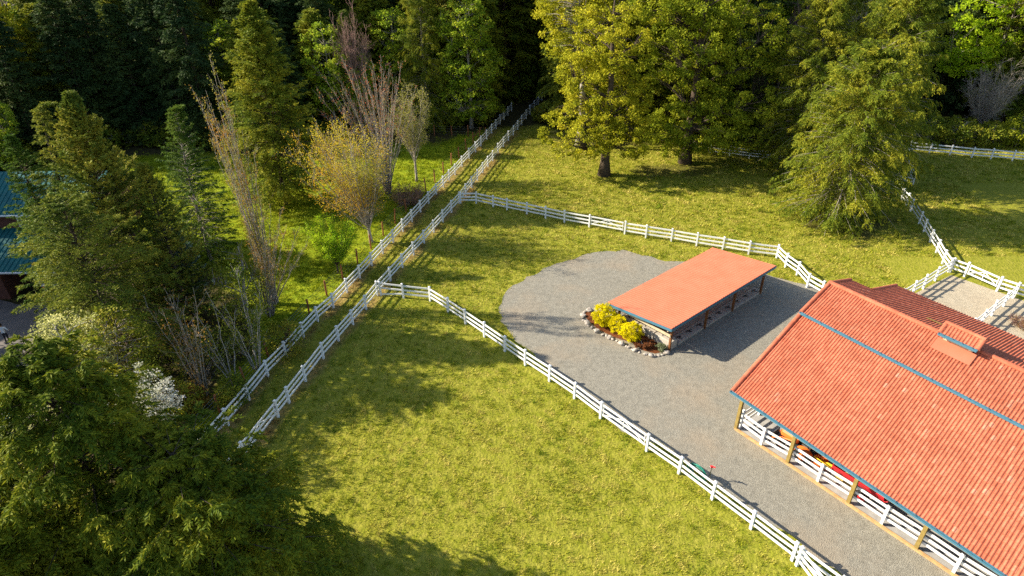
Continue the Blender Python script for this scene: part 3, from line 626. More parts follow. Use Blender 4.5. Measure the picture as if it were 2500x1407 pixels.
ridgeline('rake_cap', bp_(.02, VB1, HR-(VB1-VR)*BS+.05), bp_(.02, VR, HR+.05), .12)
ridgeline('rake_cap', bp_(U1+.02, VB2, HR-(VB2-VR)*BS+.05), bp_(U1+.02, VB1-.1, HR-(VB1-VR)*BS+.05), .12)
def gutter(p, q_, n_=13, par=None):
    m = MB(); p, q_ = np.asarray(p, float), np.asarray(q_, float); d = (q_-p)/np.linalg.norm(q_-p); s_ = np.cross(d, Z); s_ /= np.linalg.norm(s_)
    for (o1, z1, wd, ht) in ((0, -.06, .13, .02), (-.062, 0, .02, .13), (.062, -.005, .02, .12)): m.bar(p+s_*o1+Z*z1, q_+s_*o1+Z*z1, wd, ht)
    m.box((p+d*.01), .012, .13, .12, math.degrees(math.atan2(d[1], d[0])))
    g = m.build('gutter', M['tealpaint'], par or barn); m = MB()
    for k in range(n_):
        c = p+(q_-p)*(k+.5)/n_; m.obox(c+Z*.07, d*.015, s_*.075, Z*.008)
    m.build('strap', M['steel'], g); return g
gutter(bp_(-.05, -.10, 2.99), bp_(BL, -.10, 2.99), 26)
gutter(bp_(-.02, VM-.22, HM+.11), bp_(BL, VM-.22, HM+.11), 26)
m = MB(); m.bar(bp_(-.03, .12, 2.78), bp_(BL, .12, 2.78), .05, .22); m.build('eave_beam', M['cream'], barn)
# posts, sill and floor under the eave
PB = [np.array([*g2(*p), 0.]) for p in ((1796.4, 1047), (1922, 1131.2), (2070, 1229.3), (2235.3, 1340.2))]; dv = (PB[3]-PB[0])/3
PB += [PB[3]+dv*k for k in (1, 2, 3)]; PAZ = math.degrees(math.atan2(dv[1], dv[0])); du = dv/np.linalg.norm(dv); dn = np.array([-du[1], du[0], 0])
for p in PB:
    m = MB(); m.box(p+Z*1.45, .19, .19, 2.9, PAZ); m.build('post', M['olivewood'], barn)
m = MB(); m.bar(PB[0]+Z*.05-dn*.09, PB[-1]+Z*.05-dn*.09, .16, .14); m.build('sill_plank', M['plank'], barn)
m = MB(); a, b = PB[0]+dn*.05, PB[-1]+dn*.05; c, d = b+dn*9.5, a+dn*9.5; m.poly([[*x[:2], .022] for x in (a, b, c, d)]); m.build('floor', M['greyconc'], barn)
m = MB(); c = (PB[0]+PB[-1])/2+dn*7.6+Z*2.6; m.obox(c, du*np.linalg.norm(PB[-1]-PB[0])/2, dn*.06, Z*2.6); m.build('back_wall', M['barnboard'], barn)
m = MB(); c = bp_(BL/2, VB2-.5, 1.9); m.obox(c, BU*BL*.46, BV*.06, Z*1.9); m.build('back_wall', M['barnboard'], barn)
m = MB(); c = bp_(1.8, (VR+VB2)/2-.4, 2.1); m.obox(c, BV*(VB2-VR)*.48, BU*.06, Z*2.1); m.build('end_wall', M['barnboard'], barn)
for v_ in (3.6, 7.2, 10.2):
    c = bp_(.55, v_, 0); h = 3+min(v_, VM)*.394-.35; m = MB(); m.box(c+Z*h/2, .19, .19, h, PAZ); m.build('post', M['olivewood'], barn)
# cupola
CU0, CU1 = 7.15, 9.15
def cupola():
    c0 = bp_((CU0+CU1)/2, VR, 0); hw, hl = .44, (CU1-CU0)/2
    m = MB(); m.obox(c0+Z*(HR+.12), BU*(hl-.22), BV*hw, Z*.36); cb = m.build('cupola', M['cream'], barn)
    mm = MB()
    for sg in (-1, 1): mm.obox(c0+BV*sg*(hw+.012)+Z*(HR+.25), BU*(hl-.5), BV*.012, Z*.09)
    mm.build('vent', M['dark'], cb)  # closed dark strips; the shade of the vent openings is put into colour
    mm = MB()
    for sg in (-1, 1): mm.obox(c0-BV*(hw+.20)+BU*sg*(hl-.3)+Z*(HR+.30), BU*.06, BV*.16, Z*.07)
    mm.bar(c0-BV*(hw+.12)-BU*(hl-.34)+Z*(HR+.31), c0-BV*(hw+.12)+BU*(hl-.34)+Z*(HR+.31), .06, .14); mm.build('rafter_end', M['cream'], cb)
    hz = HR+.44; rz = HR+.80; ov = .78; V = []
    rp = MB()
    for sg in (-1, 1):
        O = c0-BU*hl+BV*sg*ov+Z*hz; T = c0-BU*hl+Z*rz; v_ = T-O; L_ = np.linalg.norm(v_); v_ /= L_
        A, q = tiles(O, BU, v_, 2*hl, L_, seed=8+sg); rp.add(A, q); N = np.cross(BU, v_); N = N if N[2] > 0 else -N
        rp.obox((O+T+BU*2*hl)/2-N*.05, BU*hl, v_*L_/2, N*.03)
    ro = rp.build('cupola_roof', M['tile'], cb)
    gm_ = MB()
    for sg in (-1, 1): gm_.add([c0+BU*sg*(hl-.2)+BV*ov*.9+Z*hz, c0+BU*sg*(hl-.2)-BV*ov*.9+Z*hz, c0+BU*sg*(hl-.2)+Z*(rz-.04)], [], [[0, 1, 2]])
    gm_.build('gable', M['cream'], cb)
    ridgeline('ridge_cap', c0-BU*(hl+.02)+Z*(rz+.02), c0+BU*(hl+.02)+Z*(rz+.02), .13, cb)
    for e in (-1, 1): ridgeline('rake_cap', c0+BU*e*hl-BV*ov+Z*(hz+.03), c0+BU*e*hl+Z*(rz+.03), .11, cb); ridgeline('rake_cap', c0+BU*e*hl+BV*ov+Z*(hz+.03), c0+BU*e*hl+Z*(rz+.03), .11, cb)
    gutter(c0-BU*(hl+.03)-BV*(ov+.1)+Z*(hz-.01), c0+BU*(hl+.03)-BV*(ov+.1)+Z*(hz-.01), 4, cb)
    f = MB(); f.obox(c0-BV*(hw+.46)+Z*(HR-(hw+.46)*.29+.10), BU*(hl+.05), BV*.46+Z*.133, Z*.010); f.build('flashing', M['salmon'], cb)
cupola()
for u_, v_ in ((6.1, VR+2.0), (11.6, VR+1.6)):   # bare battens showing on the back slope
    m = MB(); z_ = HR-(v_-VR)*BS+.10; m.obox(bp_(u_, v_, z_), BU*.45, BV*.10-Z*.03, Z*.012); m.build('batten', M['olivewood'], barn)
# white rails between the barn posts
mid = [np.array([*g2(*p), 0.]) for p in ((1858, 1088), (1996, 1177), (2152, 1280), (2327, 1399))]; mid += [mid[-1]+dv, mid[-1]+dv*2]
pts = []
for k in range(len(PB)-1): pts += [PB[k]+dn*.16, mid[k]+dn*.02]
pts += [PB[-1]+dn*.16]
r_ = empty('rail_fence', pts[0], 'white rails fixed along the open front of the barn between its timber posts', 'fence', 'white three-rail fences of the pastures')
for k, p in enumerate(pts):
    if k % 2:
        o = link('post', POST, r_, p-pts[0]-dn*.06); o.rotation_euler = (0, 0, R(PAZ))
for z in (.5, .88, 1.26):
    m = MB()
    for a, b in zip(pts[:-1], pts[1:]): m.bar(a+Z*z, b+Z*z, .045, .15)
    m.build('rail', M['white'], r_)
es = [PB[0]+dn*(.35+1.9*k)+du*.1 for k in range(3)]
fence([p[:2] for p in es], 'short white fence closing the near end of the barn floor beside the corner post')

# ---------------------------------------------------------------- machines under the eave
def wheel(c, r, wd, ax, parent, hub):
    ax = np.asarray(ax, float); ax /= np.linalg.norm(ax); e = np.cross(ax, Z); n = 20; prof = [(.55*r, -.5), (.86*r, -.5), (r, -.3), (r, .3), (.86*r, .5), (.55*r, .5)]
    V = [c+ax*wd*o+(e*math.cos(2*math.pi*j/n)+Z*math.sin(2*math.pi*j/n))*rr for rr, o in prof for j in range(n)]
    k = len(prof); m = MB(); m.add(V, [[i*n+j, i*n+(j+1) % n, (i+1)*n+(j+1) % n, (i+1)*n+j] for i in range(k-1) for j in range(n)])
    w_ = m.build('wheel', M['rubber'], parent)
    m = MB(); V = [c+ax*wd*o+(e*math.cos(2*math.pi*j/n)+Z*math.sin(2*math.pi*j/n))*rr for rr, o in ((.02*r, -.42), (.56*r, -.3), (.56*r, .3), (.02*r, .42)) for j in range(n)]
    m.add(V, [[i*n+j, i*n+(j+1) % n, (i+1)*n+(j+1) % n, (i+1)*n+j] for i in range(3) for j in range(n)]); m.build('rim', M[hub], w_)
def tractor():
    c = (PB[0]*.0+PB[1])+dn*1.25-du*.2; c[2] = 0; az_ = PAZ
    t = empty('tractor', c, 'small orange tractor parked behind the white rails under the barn eave', 'tractor')
    f = -du; s_ = dn
    m = MB(); m.box(c+f*.55+Z*.95, 1.15, .62, .5, az_, .12); h = m.build('hood', M['orange'], t); m = MB(); m.box(c+f*1.14+Z*.9, .03, .42, .34, az_); m.build('grille', M['black'], h)
    m = MB(); m.box(c-f*.1+Z*.58, 1.9, .36, .3, az_, .04); m.build('chassis', M['black'], t)
    for sg in (-1, 1):
        wheel(c-f*.62+s_*sg*.55+Z*.5, .5, .3, s_, t, 'orange'); wheel(c+f*.85+s_*sg*.48+Z*.31, .31, .2, s_, t, 'orange')
        m = MB(); P_ = [c-f*.62+s_*sg*.55+Z*.5+(f*math.cos(a_)+Z*math.sin(a_))*.56 for a_ in np.linspace(.3, 2.6, 9)]
        for a_, b_ in zip(P_[:-1], P_[1:]): m.obox((a_+b_)/2, (b_-a_)*.52, s_*.17, np.cross((b_-a_)/np.linalg.norm(b_-a_), s_)*.015)
        m.build('mudguard', M['orange'], t)
    m = MB(); m.box(c-f*.45+Z*.92, .42, .44, .1, az_, .04); m.obox(c-f*.68+Z*1.14, f*.05, s_*.2, Z*.2); m.build('seat', M['black'], t)
    m = MB(); ce = c+f*.02+Z*1.32; m.tube([ce+(s_*math.cos(a_)+(f*.8+Z*.5)*math.sin(a_))*.18 for a_ in np.linspace(0, 6.29, 17)], .018, 5, False); m.tube([ce, ce-Z*.4+f*.15], .02, 5); m.build('steering_wheel', M['black'], t)
    m = MB(); m.tube([c-f*.85+s_*.42+Z*.7, c-f*.85+s_*.42+Z*1.95, c-f*.85-s_*.42+Z*1.95, c-f*.85-s_*.42+Z*.7], .035, 6); m.build('roll_bar', M['steel'], t)
    m = MB(); m.box(c-f*1.35+Z*.35, .7, 1.1, .22, az_, .05); m.bar(c-f*1.0+Z*.6, c-f*1.6+Z*.75, .08, .08); m.build('mower_deck', M['orange'], t)
    for k, sg in enumerate((-1, 1)):
        m = MB(); m.tube([c+f*.1+s_*sg*.42+Z*1.0, c+f*.9+s_*sg*.42+Z*.75, c+f*1.5+s_*sg*.42+Z*.3], .05, 6); m.build('loader_arm', M['orange'], t)
    m = MB(); m.obox(c+f*1.6+Z*.25, f*.03, s_*.6, Z*.22); m.obox(c+f*1.78+Z*.06, f*.2, s_*.6, Z*.02); m.build('bucket', M['steel'], t)
tractor()
def spreader():
    c = PB[2]*.62+PB[1]*.38+dn*1.45; c[2] = 0; c = PB[2]+dn*1.35-du*.15; f = -du; s_ = dn
    t = empty('manure_spreader', c, 'red spreader wagon with a slatted bed and some hay in it, behind the barn rails', 'wagon')
    L_ = 1.45
    for sg in (-1, 1):
        m = MB(); m.add([c+f*L_+s_*sg*.35+Z*.55, c-f*L_+s_*sg*.35+Z*.55, c-f*L_+s_*sg*.62+Z*1.12, c+f*L_+s_*sg*.62+Z*1.12]+[p+s_*sg*.03 for p in (c+f*L_+s_*sg*.35+Z*.55, c-f*L_+s_*sg*.35+Z*.55, c-f*L_+s_*sg*.62+Z*1.12, c+f*L_+s_*sg*.62+Z*1.12)], MB.BQ)
        m.bar(c+f*L_+s_*sg*.64+Z*1.13, c-f*L_+s_*sg*.64+Z*1.13, .06, .05); m.build('side_panel', M['red'], t)
        wheel(c-f*.5+s_*sg*.78+Z*.42, .42, .22, s_, t, 'red')
    m = MB(); m.obox(c+f*(L_+.02)+Z*.85, f*.02, s_*.55, Z*.3); m.build('front_panel', M['red'], t)
    m = MB(); m.obox(c+Z*.56, f*L_, s_*.36, Z*.03)
    b_ = m.build('bed', M['greyconc'], t); m = MB()
    for k in range(8): m.obox(c+f*(-L_+.2+k*.36)+Z*.60, f*.025, s_*.35, Z*.02)
    m.build('slat', M['black'], b_)
    m = MB(); m.tube([c-f*(L_+.05)+s_*.6+Z*.75, c-f*(L_+.05)-s_*.6+Z*.75], .07, 8)
    for k in range(14):
        a_ = k*2.4; p = c-f*(L_+.05)+s_*(-.55+k*.085)+Z*.75; m.tube([p, p+(f*math.cos(a_)+Z*math.sin(a_))*.2], .018, 4)
    m.build('beater', M['red'], t)
    m = MB(); m.bar(c+f*(L_+.05)+Z*.5, c+f*(L_+1.1)+Z*.4, .09, .09); m.build('tongue', M['yellow'], t)
    heap('hay_pile', c+f*.75, .55, .36, .85, M['hay'], PAZ, 'small pile of hay lying in the red wagon bed', 'hay', 9, 10)
spreader()
m = MB(); a = PB[1]*.45+PB[2]*.55+dn*.95; m.tube([a-du*1.1+Z*.75, a+du*.75+Z*.55], .035, 7); tag(m.build('pole', M['yellow']), 'yellow pole leaning behind the barn rails between tractor and wagon', 'pole')
m = MB(); a = PB[2]+dn*1.2-du*.55; m.tube([a+Z*.85, a-du*.55+dn*.25+Z*2.1], .02, 6); tag(m.build('fork_handle', M['plank']), 'thin wooden tool handle propped in the red wagon', 'tool')
# hose and tap on the drive fence
hp = np.array([*g2(1686, 1166), 0]); fd = np.array(d_pts[13])-np.array(d_pts[12]); fd = np.array([*fd, 0])/np.linalg.norm(fd); fn = np.array([-fd[1], fd[0], 0])
for k in range(1):
    m = MB(); P_ = []
    for i in range(110):
        a_ = i*.5; r = .36+.05*math.sin(i*.7)+.0012*i; P_.append(hp+fd*(.25+1.35*r*math.cos(a_))+fn*(.12+.10*math.sin(i*.31))+Z*(.60+r*math.sin(a_)*.9))
    m.tube(P_, .022, 5); tag(m.build('garden_hose', M['hose'], None, True), 'coil of teal green garden hose hanging on the drive fence', 'hose')
hy = empty('water_hydrant', np.array([*g2(1722, 1178), 0])+fn*.35, 'thin standpipe with a red handle beside the drive fence', 'tap'); b0 = np.array(hy.location)
m = MB(); m.tube([b0, b0+Z*1.0], .03, 8); m.tube([b0+Z*.92, b0+Z*.92-fd*.14, b0+Z*.8-fd*.17], .022, 6); m.build('pipe', M['steel'], hy)
m = MB(); m.bar(b0+Z*1.02-fd*.1, b0+Z*1.14+fd*.22, .05, .05); m.box(b0+Z*1.02, .12, .09, .12); m.build('handle', M['red'], hy)
# small dry bush in the far sand pen
# ================================================================ TREES
def norm(v): return v/(np.linalg.norm(v, axis=-1, keepdims=True)+1e-9)
def diamonds(P, D, rg, l, wd, flat=None):
    """leaf-shaped quads: root P, direction D; flat: preferred normal mixed with random roll"""
    K = len(P); D = norm(D); r = rg.randn(K, 3)
    if flat is not None: r = r*flat[0]+np.asarray(flat[1])*1.0; S = norm(np.cross(D, r))
    else: S = norm(np.cross(D, r))
    l = np.broadcast_to(l, (K,))[:, None]; wd = np.broadcast_to(wd, (K,))[:, None]
    V = np.stack([P, P+D*l*.45+S*wd*.5, P+D*l, P+D*l*.45-S*wd*.5], 1).reshape(-1, 3)
    return V, np.arange(K*4).reshape(K, 4)
def conifer(seed, H, Rr, nb=200, z0=.06, shape=.8, up=(.7, -.25), droop=.35, fr=9, lf=7, fl=.7, leaf=(.22, .08), hang=.5, stiff=.25, lean=(0, 0), nod=0.0, gaps=0., lop=0., side=1.0, bark='bark', lmat='hemlock', tr=.011, rmin=.25, brpos=None):
    """(trunk mesh, crown mesh, branch mesh) of a conifer standing at the origin"""
    rg = np.random.RandomState(seed)
    def axis(z):
        z = np.asarray(z); f = np.maximum(z/H, 0); b = nod*np.clip((f-.93)/.07, 0, 1)**1.5
        return np.stack([lean[0]*f**1.3+.10*np.sin(f*5+seed)*f+b*.7, lean[1]*f**1.3+.1*np.cos(f*4+seed)*f, z-b*.55], -1)
    T = MB(); zz = np.linspace(-.2, H, 22); T.tube(axis(zz), tr*H*(1-zz/H)**.85+.012, 8)
    f = np.sort((np.arange(nb)+rg.rand(nb))/nb); f = z0+(1-z0)*f**.92; f = np.clip(f, 0, .992)
    az = np.arange(nb)*2.39996+rg.normal(0, .4, nb)
    prof = (1-f)**shape*np.minimum(1, .55+(f-z0)*3.5)+.02
    le = Rr*prof*rg.uniform(.62, 1.12, nb); le = np.maximum(le*(1+lop*np.cos(az-2.9)), rmin*(1-f*.6))
    keep = rg.rand(nb) > gaps; f, az, le = f[keep], az[keep], le[keep]; nb = len(f)
    O = axis(f*H); out = np.stack([np.cos(az), np.sin(az), 0*az], 1); sd = np.stack([-np.sin(az), np.cos(az), 0*az], 1)
    ua = up[1]+(up[0]-up[1])*f**1.2+rg.normal(0, .10, nb)
    bd = droop*(1.15-f*.6)*rg.uniform(.7, 1.3, nb); cv = rg.normal(0, .12, nb)
    def bp(i, s):   # point on branch i at parameter s
        s = s[:, None]; return O[i]+(out[i]*s+sd[i]*cv[i][:, None]*s*s)*le[i][:, None]+np.array([0, 0, 1.])*(ua[i][:, None]*s-bd[i][:, None]*s*s+stiff*.35*np.maximum(s-.6, 0)**1.5*2)*le[i][:, None]
    B = MB(); ss = np.linspace(0, .92, 6)
    for i in range(nb):
        if le[i] < .35: continue
        B.tube(bp(np.full(6, i), ss), np.linspace(.012+.011*le[i], .006, 6), 3, False)
    nf = np.maximum(2, (fr*(.35+.65*le/Rr)*np.sqrt(Rr/4.)).astype(int)*2+3); idx = np.repeat(np.arange(nb), nf); K = len(idx)
    s = rg.uniform(.10, 1.0, K)**.75; tip = rg.rand(K) < .12; s[tip] = 1
    p = bp(idx, s); q = bp(idx, np.minimum(s+.04, 1.04)); tg = norm(q-p+1e-6)
    sg = np.where(rg.rand(K) < .5, -1, 1)[:, None]*np.where(tip, .15, 1)[:, None]
    S_ = norm(np.cross(tg, [0, 0, 1.]))
    d = norm(tg*.75+S_*sg*side*rg.uniform(.5, 1.2, (K, 1))+np.array([0, 0, -1.])*hang*rg.uniform(.3, 1.2, (K, 1))+rg.normal(0, .18, (K, 3))+np.array([0, 0, stiff])*rg.rand(K, 1))
    flen = fl*(.35+.75*(1-s))*np.clip(le[idx]/2.2, .45, 1.3)*rg.uniform(.6, 1.25, K)
    ii = np.repeat(np.arange(K), lf); t = (np.tile(np.arange(lf), K)+rg.rand(K*lf))/lf
    lp = p[ii]+d[ii]*(flen[ii]*t)[:, None]-np.array([0, 0, 1.])*(hang*.6*flen[ii]*t*t)[:, None]
    fs = norm(np.cross(d, [0, 0, 1.])+1e-6); sgn = np.where(np.arange(len(ii)) % 2, -1, 1)[:, None]
    ld = d[ii]*.8+fs[ii]*sgn*.75+rg.normal(0, .32, (len(ii), 3))-np.array([0, 0, 1.])*hang*.55
    V, Q = diamonds(lp, ld, rg, leaf[0]*rg.uniform(.6, 1.3, len(ii)), leaf[1]*rg.uniform(.7, 1.3, len(ii)))
    cm = npmesh('crown', V, Q, L[lmat])
    return dict(trunk=T.mesh('trunk', M[bark], True), branches=B.mesh('branches', M[bark], True) if B.n else None, crown=cm)
def inenv(rg, env, n, shell=.55):
    """points inside a union of ellipsoids (cx,cy,cz,rx,ry,rz), favouring the outside"""
    vol = np.array([e[3]*e[4]*e[5] for e in env])**.75; k = rg.choice(len(env), n, p=vol/vol.sum()); E = np.array(env)[k]
    d = norm(rg.randn(n, 3)); r = rg.rand(n)**(1/3.); r = np.where(rg.rand(n) < shell, .72+.3*rg.rand(n), r)
    return E[:, :3]+d*E[:, 3:]*r[:, None]
def broadleaf(seed, H, env, nclump=220, per=70, cr=.75, leaf=(.16, .13), trunk_r=.3, fork=.3, limbs=7, bark='palebark', lmat='maple', shell=.55, lean=(0, 0), flat=.8, twig=.02, multi=1):
    rg = np.random.RandomState(seed); T = MB(); B = MB(); nodes = []
    for mt in range(multi):
        a = rg.rand()*6.28; off = np.array([math.cos(a), math.sin(a), 0])*(trunk_r*1.6 if multi > 1 else 0)
        top = np.array([lean[0], lean[1], H*.93])+off*H*.12
        f = np.linspace(0, 1, 12); tp = off*(1-f[:, None])+top*f[:, None]+np.stack([.25*np.sin(f*6+seed), .25*np.cos(f*5+seed*2), 0*f], 1)*f[:, None]; tp[0, 2] = -.2
        T.tube(tp, trunk_r*(1-f*.95)**.8*(1+.6*np.exp(-f*25))+.015, 9); nodes += [(p, trunk_r*(1-ff)*.8) for p, ff in zip(tp, f) if ff > fork]
    C = inenv(rg, env, nclump, shell); base = [n for n in nodes]
    far = C[rg.choice(nclump, min(limbs*multi, nclump), replace=False)]
    for c in far:
        N = np.array([n[0] for n in base]); w_ = np.linalg.norm((N-c)*[1, 1, 1.0], axis=1)+np.maximum(0, N[:, 2]-c[2]+1.2)*2.2; i = int(np.argmin(w_)); a = N[i]; Ld = np.linalg.norm(c-a)
        t = np.linspace(0, .92, 8)[:, None]; lp = a+(c-a)*t+np.array([0, 0, 1.])*np.sin(t*math.pi*.8)*Ld*.12+rg.normal(0, .04*Ld, (8, 3))*t*(1-t)*3
        r0 = max(.03, min(base[i][1], .028*Ld)); B.tube(lp, np.linspace(r0, .02, 8), 5, False); nodes += [(p, .05) for p in lp[2:]]
    N = np.array([n[0] for n in nodes])
    for c in C:
        w_ = np.linalg.norm(N-c, axis=1)+np.maximum(0, N[:, 2]-c[2]+.3)*1.0; a = N[int(np.argmin(w_))]; Ld = np.linalg.norm(c-a)
        t = np.linspace(0, 1, 4)[:, None]; B.tube(a+(c-a)*t+np.array([0, 0, 1.])*np.sin(t*math.pi)*Ld*.08+rg.normal(0, .05*Ld, (4, 3))*t*(1-t)*3, np.linspace(twig*(1+.5*Ld), .007, 4), 3, False)
    k = np.repeat(np.arange(nclump), per); n = len(k); sz = cr*rg.uniform(.55, 1.35, nclump)
    ctr = C.mean(0); outd = norm(C-ctr*[1, 1, .8])
    p = C[k]+norm(rg.randn(n, 3))*(rg.rand(n, 1)**.45)*sz[k][:, None]*[1, 1, .62]
    d = norm(outd[k]*.5+rg.normal(0, .7, (n, 3))-[0, 0, .35])
    V, Q = diamonds(p, d, rg, leaf[0]*rg.uniform(.6, 1.35, n), leaf[1]*rg.uniform(.7, 1.3, n), (flat, [0, 0, 1.]))
    return dict(trunk=T.mesh('trunk', M[bark], True), branches=B.mesh('branches', M[bark], True), crown=npmesh('crown', V, Q, L[lmat]))
def vase(seed, H, Rr, stems=26, z0=.0, power=1.6, twigs=9, tl=1.1, buds=14, leaf=(.11, .075), bark='palebark', lmat='redbud', sr=.06, budz=.25, trunk_h=0, trunk_r=.12, lean=(0, 0), curve=.0, up=.75, sub=3, budr=.10, twr=.008):
    """tree of many ascending stems, thin twigs and small new leaves"""
    rg = np.random.RandomState(seed); T = MB(); B = MB()
    if trunk_h:
        f = np.linspace(0, 1, 6); T.tube(np.stack([lean[0]*f*trunk_h/H*.5, lean[1]*f*trunk_h/H*.5, -.2+f*(trunk_h+.3)], 1), trunk_r*(1-.35*f)*(1+.5*np.exp(-f*12)), 8)
    b0 = np.array([lean[0]*trunk_h/H*.5, lean[1]*trunk_h/H*.5, trunk_h*1.0]); LP = []; LD = []
    for i in range(stems):
        a = i*2.39996+rg.normal(0, .3); rad = Rr*math.sqrt((i+.5)/stems)*rg.uniform(.75, 1.1); h = H*rg.uniform(.72, 1.0)*(1-.16*(rad/Rr)**2)-trunk_h
        st = b0+np.array([math.cos(a), math.sin(a), 0])*(.28 if not trunk_h else .03)*math.sqrt(i/stems)+np.array([0, 0, -rg.rand()*trunk_h*.35]); n = 10; t = np.linspace(0, 1, n)
        P_ = st+np.outer(t**power, [math.cos(a)*rad+lean[0], math.sin(a)*rad+lean[1], 0])+np.outer(t, [0, 0, h])+rg.normal(0, .06, (n, 3))*t[:, None]
        if not trunk_h: P_[0, 2] = -.15
        B.tube(P_, np.linspace(sr*rg.uniform(.7, 1.2), .009, n), 4, False)
        for k in range(twigs):
            s = rg.uniform(z0+.12, .98); j = min(int(s*(n-1)), n-2); p = P_[j]+(P_[j+1]-P_[j])*(s*(n-1)-j); td = norm(P_[j+1]-P_[j])
            d = norm(td*up+norm(rg.randn(3))*.6+np.array([0, 0, .25])); l = tl*rg.uniform(.5, 1.2)*(1-.45*s); q = np.linspace(0, 1, 4)
            tp = p+np.outer(q*l, d)+np.outer(q*q*l*.22, [0, 0, 1.]); B.tube(tp, np.linspace(twr+.004, twr*.5, 4), 3, False)
            for _ in range(sub):
                qq = rg.uniform(.3, 1); pp = p+d*l*qq; d2 = norm(d+norm(rg.randn(3))*.7); l2 = l*.45*rg.uniform(.5, 1); B.tube([pp, pp+d2*l2], twr*.55, 3, False)
                if s > budz: m_ = max(1, buds//(sub+1)); u_ = rg.rand(m_, 1); LP.append(pp+d2*l2*u_+rg.normal(0, budr, (m_, 3))); LD.append(np.repeat(d2[None], m_, 0))
            if s > budz: m_ = max(1, buds//2); u_ = rg.rand(m_, 1); LP.append(p+d*l*u_+rg.normal(0, budr, (m_, 3))); LD.append(np.repeat(d[None], m_, 0))
    r = dict(trunk=T.mesh('trunk', M[bark], True) if T.n else None, branches=B.mesh('stems' if not T.n else 'branches', M[bark], True), crown=None)
    if buds:
        p = np.concatenate(LP); d = np.concatenate(LD)+rg.normal(0, .7, (len(p), 3))
        V, Q = diamonds(p, d, rg, leaf[0]*rg.uniform(.5, 1.3, len(p)), leaf[1]*rg.uniform(.6, 1.3, len(p))); r['crown'] = npmesh('crown', V, Q, L[lmat])
    return r
def plant(name, parts, xy, label, cat='tree', group=None, rz=0., s=1.0, z=0., wide=None):
    root = empty(name, (xy[0], xy[1], z), label, cat, group, rz); root.scale = (wide or s, wide or s, s)
    for k in ('trunk', 'branches', 'crown'):
        if parts.get(k): link(parts[k].name.split('.')[0], parts[k], root)
    return root
def hero(name, b, top, fn, label, cat='tree', **kw):
    xy = g2(*b); H = height_to(xy, top[1]); tx = pix((xy[0], xy[1], H))[0]
    dep = (RM @ np.array([xy[0], xy[1], H-HC]))[2]; ln = (top[0]-tx)*dep/FPX
    kw.setdefault('lean', (ln, 0)); return plant(name, fn(H=H, **kw), xy, label, cat)

# --- left group
hero('spruce_tree', (352, 800), (165, 232), conifer, 'tall dense olive-green spruce with bristly upturned shoots, biggest of the trees beside the lane', seed=3, Rr=6.4, nb=480, shape=1.02, up=(1.15, .10), droop=.22, fr=9, lf=12, fl=.75, leaf=(0.234, 0.068), hang=.05, stiff=.55, lmat='spruce', z0=.05)
hero('hemlock_tree', (255, 775), (84, 226), conifer, 'slender hemlock with a drooping curled tip and bare gaps between its branches', seed=8, Rr=5.2, nb=190, shape=1.05, up=(.35, .05), droop=.42, fr=9, lf=14, fl=.8, leaf=(0.180, 0.046), hang=.45, lmat='hemlock', nod=1.3, gaps=.12)
hero('fir_tree', (205, 770), (27, 330), conifer, 'small bright green pointed fir in front of the dark wood, leftmost of the lit conifers', seed=13, Rr=4.4, nb=260, shape=.9, up=(.7, .1), droop=.25, fr=9, lf=12, fl=.6, leaf=(0.180, 0.050), hang=.2, lmat='brighthem')
hero('hemlock_tree', (515, 640), (420, 250), conifer, 'bright green hemlock with a nodding tip and pale trunk standing alone in the shaded lawn', seed=21, Rr=4.2, nb=300, shape=.85, up=(.8, .05), droop=.3, fr=9, lf=12, fl=.7, leaf=(0.189, 0.053), hang=.3, lmat='brighthem', nod=.8, gaps=.1, bark='palebark')
hero('cedar_tree', (700, 500), (605, 8), conifer, 'large broad olive cedar rising between the bare poplar and the red-twigged tree', seed=34, Rr=6.2, nb=520, shape=.8, up=(1.2, .1), droop=.35, fr=9, lf=10, fl=1.0, leaf=(0.306, 0.087), hang=.4, lmat='cedar', z0=.07, stiff=.2)
hero('poplar_tree', (672, 742), (497, 120), vase, 'tall narrow leafless poplar with orange and yellow buds along upright twigs', seed=5, Rr=1.5, stems=18, power=1.5, twigs=24, tl=1.5, buds=13, leaf=(.12, .085), bark='palebark', lmat='poplarbud', sr=.065, up=1.15, sub=3, budz=.12)
hero('budding_tree', (660, 770), (640, 500), vase, 'many-stemmed bare thicket tree at the foot of the tall poplar', seed=6, Rr=2.9, stems=24, power=1.2, twigs=16, tl=1.1, buds=10, bark='palebark', lmat='poplarbud', sr=.04)
hero('red_twigged_tree', (948, 472), (875, 118), vase, 'tall vase-shaped tree of many pale stems tipped with red buds', seed=9, Rr=5.6, stems=46, power=1.3, twigs=15, tl=1.8, buds=7, leaf=(.14, .09), bark='palebark', lmat='redbud', sr=.055, up=1.3, budz=.5, twr=.010)
hero('budding_maple', (907, 592), (838, 268), vase, 'wide tree covered in tiny orange and gold new leaves beside the lane fence', seed=12, Rr=5.0, stems=40, power=.9, twigs=22, tl=2.2, buds=18, leaf=(.13, .10), bark='palebark', lmat='goldbud', sr=.055, trunk_h=2.0, trunk_r=.2, up=.5, budz=.2, lean=(-1.6, 0), twr=.010, budr=.2)
hero('small_tree', (1018, 443), (988, 175), vase, 'thin grey tree with a hazy crown of olive buds beside the red-twigged one', seed=14, Rr=2.9, stems=22, power=.9, twigs=24, tl=1.8, buds=12, leaf=(.13, .09), bark='palebark', lmat='olive', sr=.05, trunk_h=3.6, trunk_r=.16, up=.4, budz=.2)
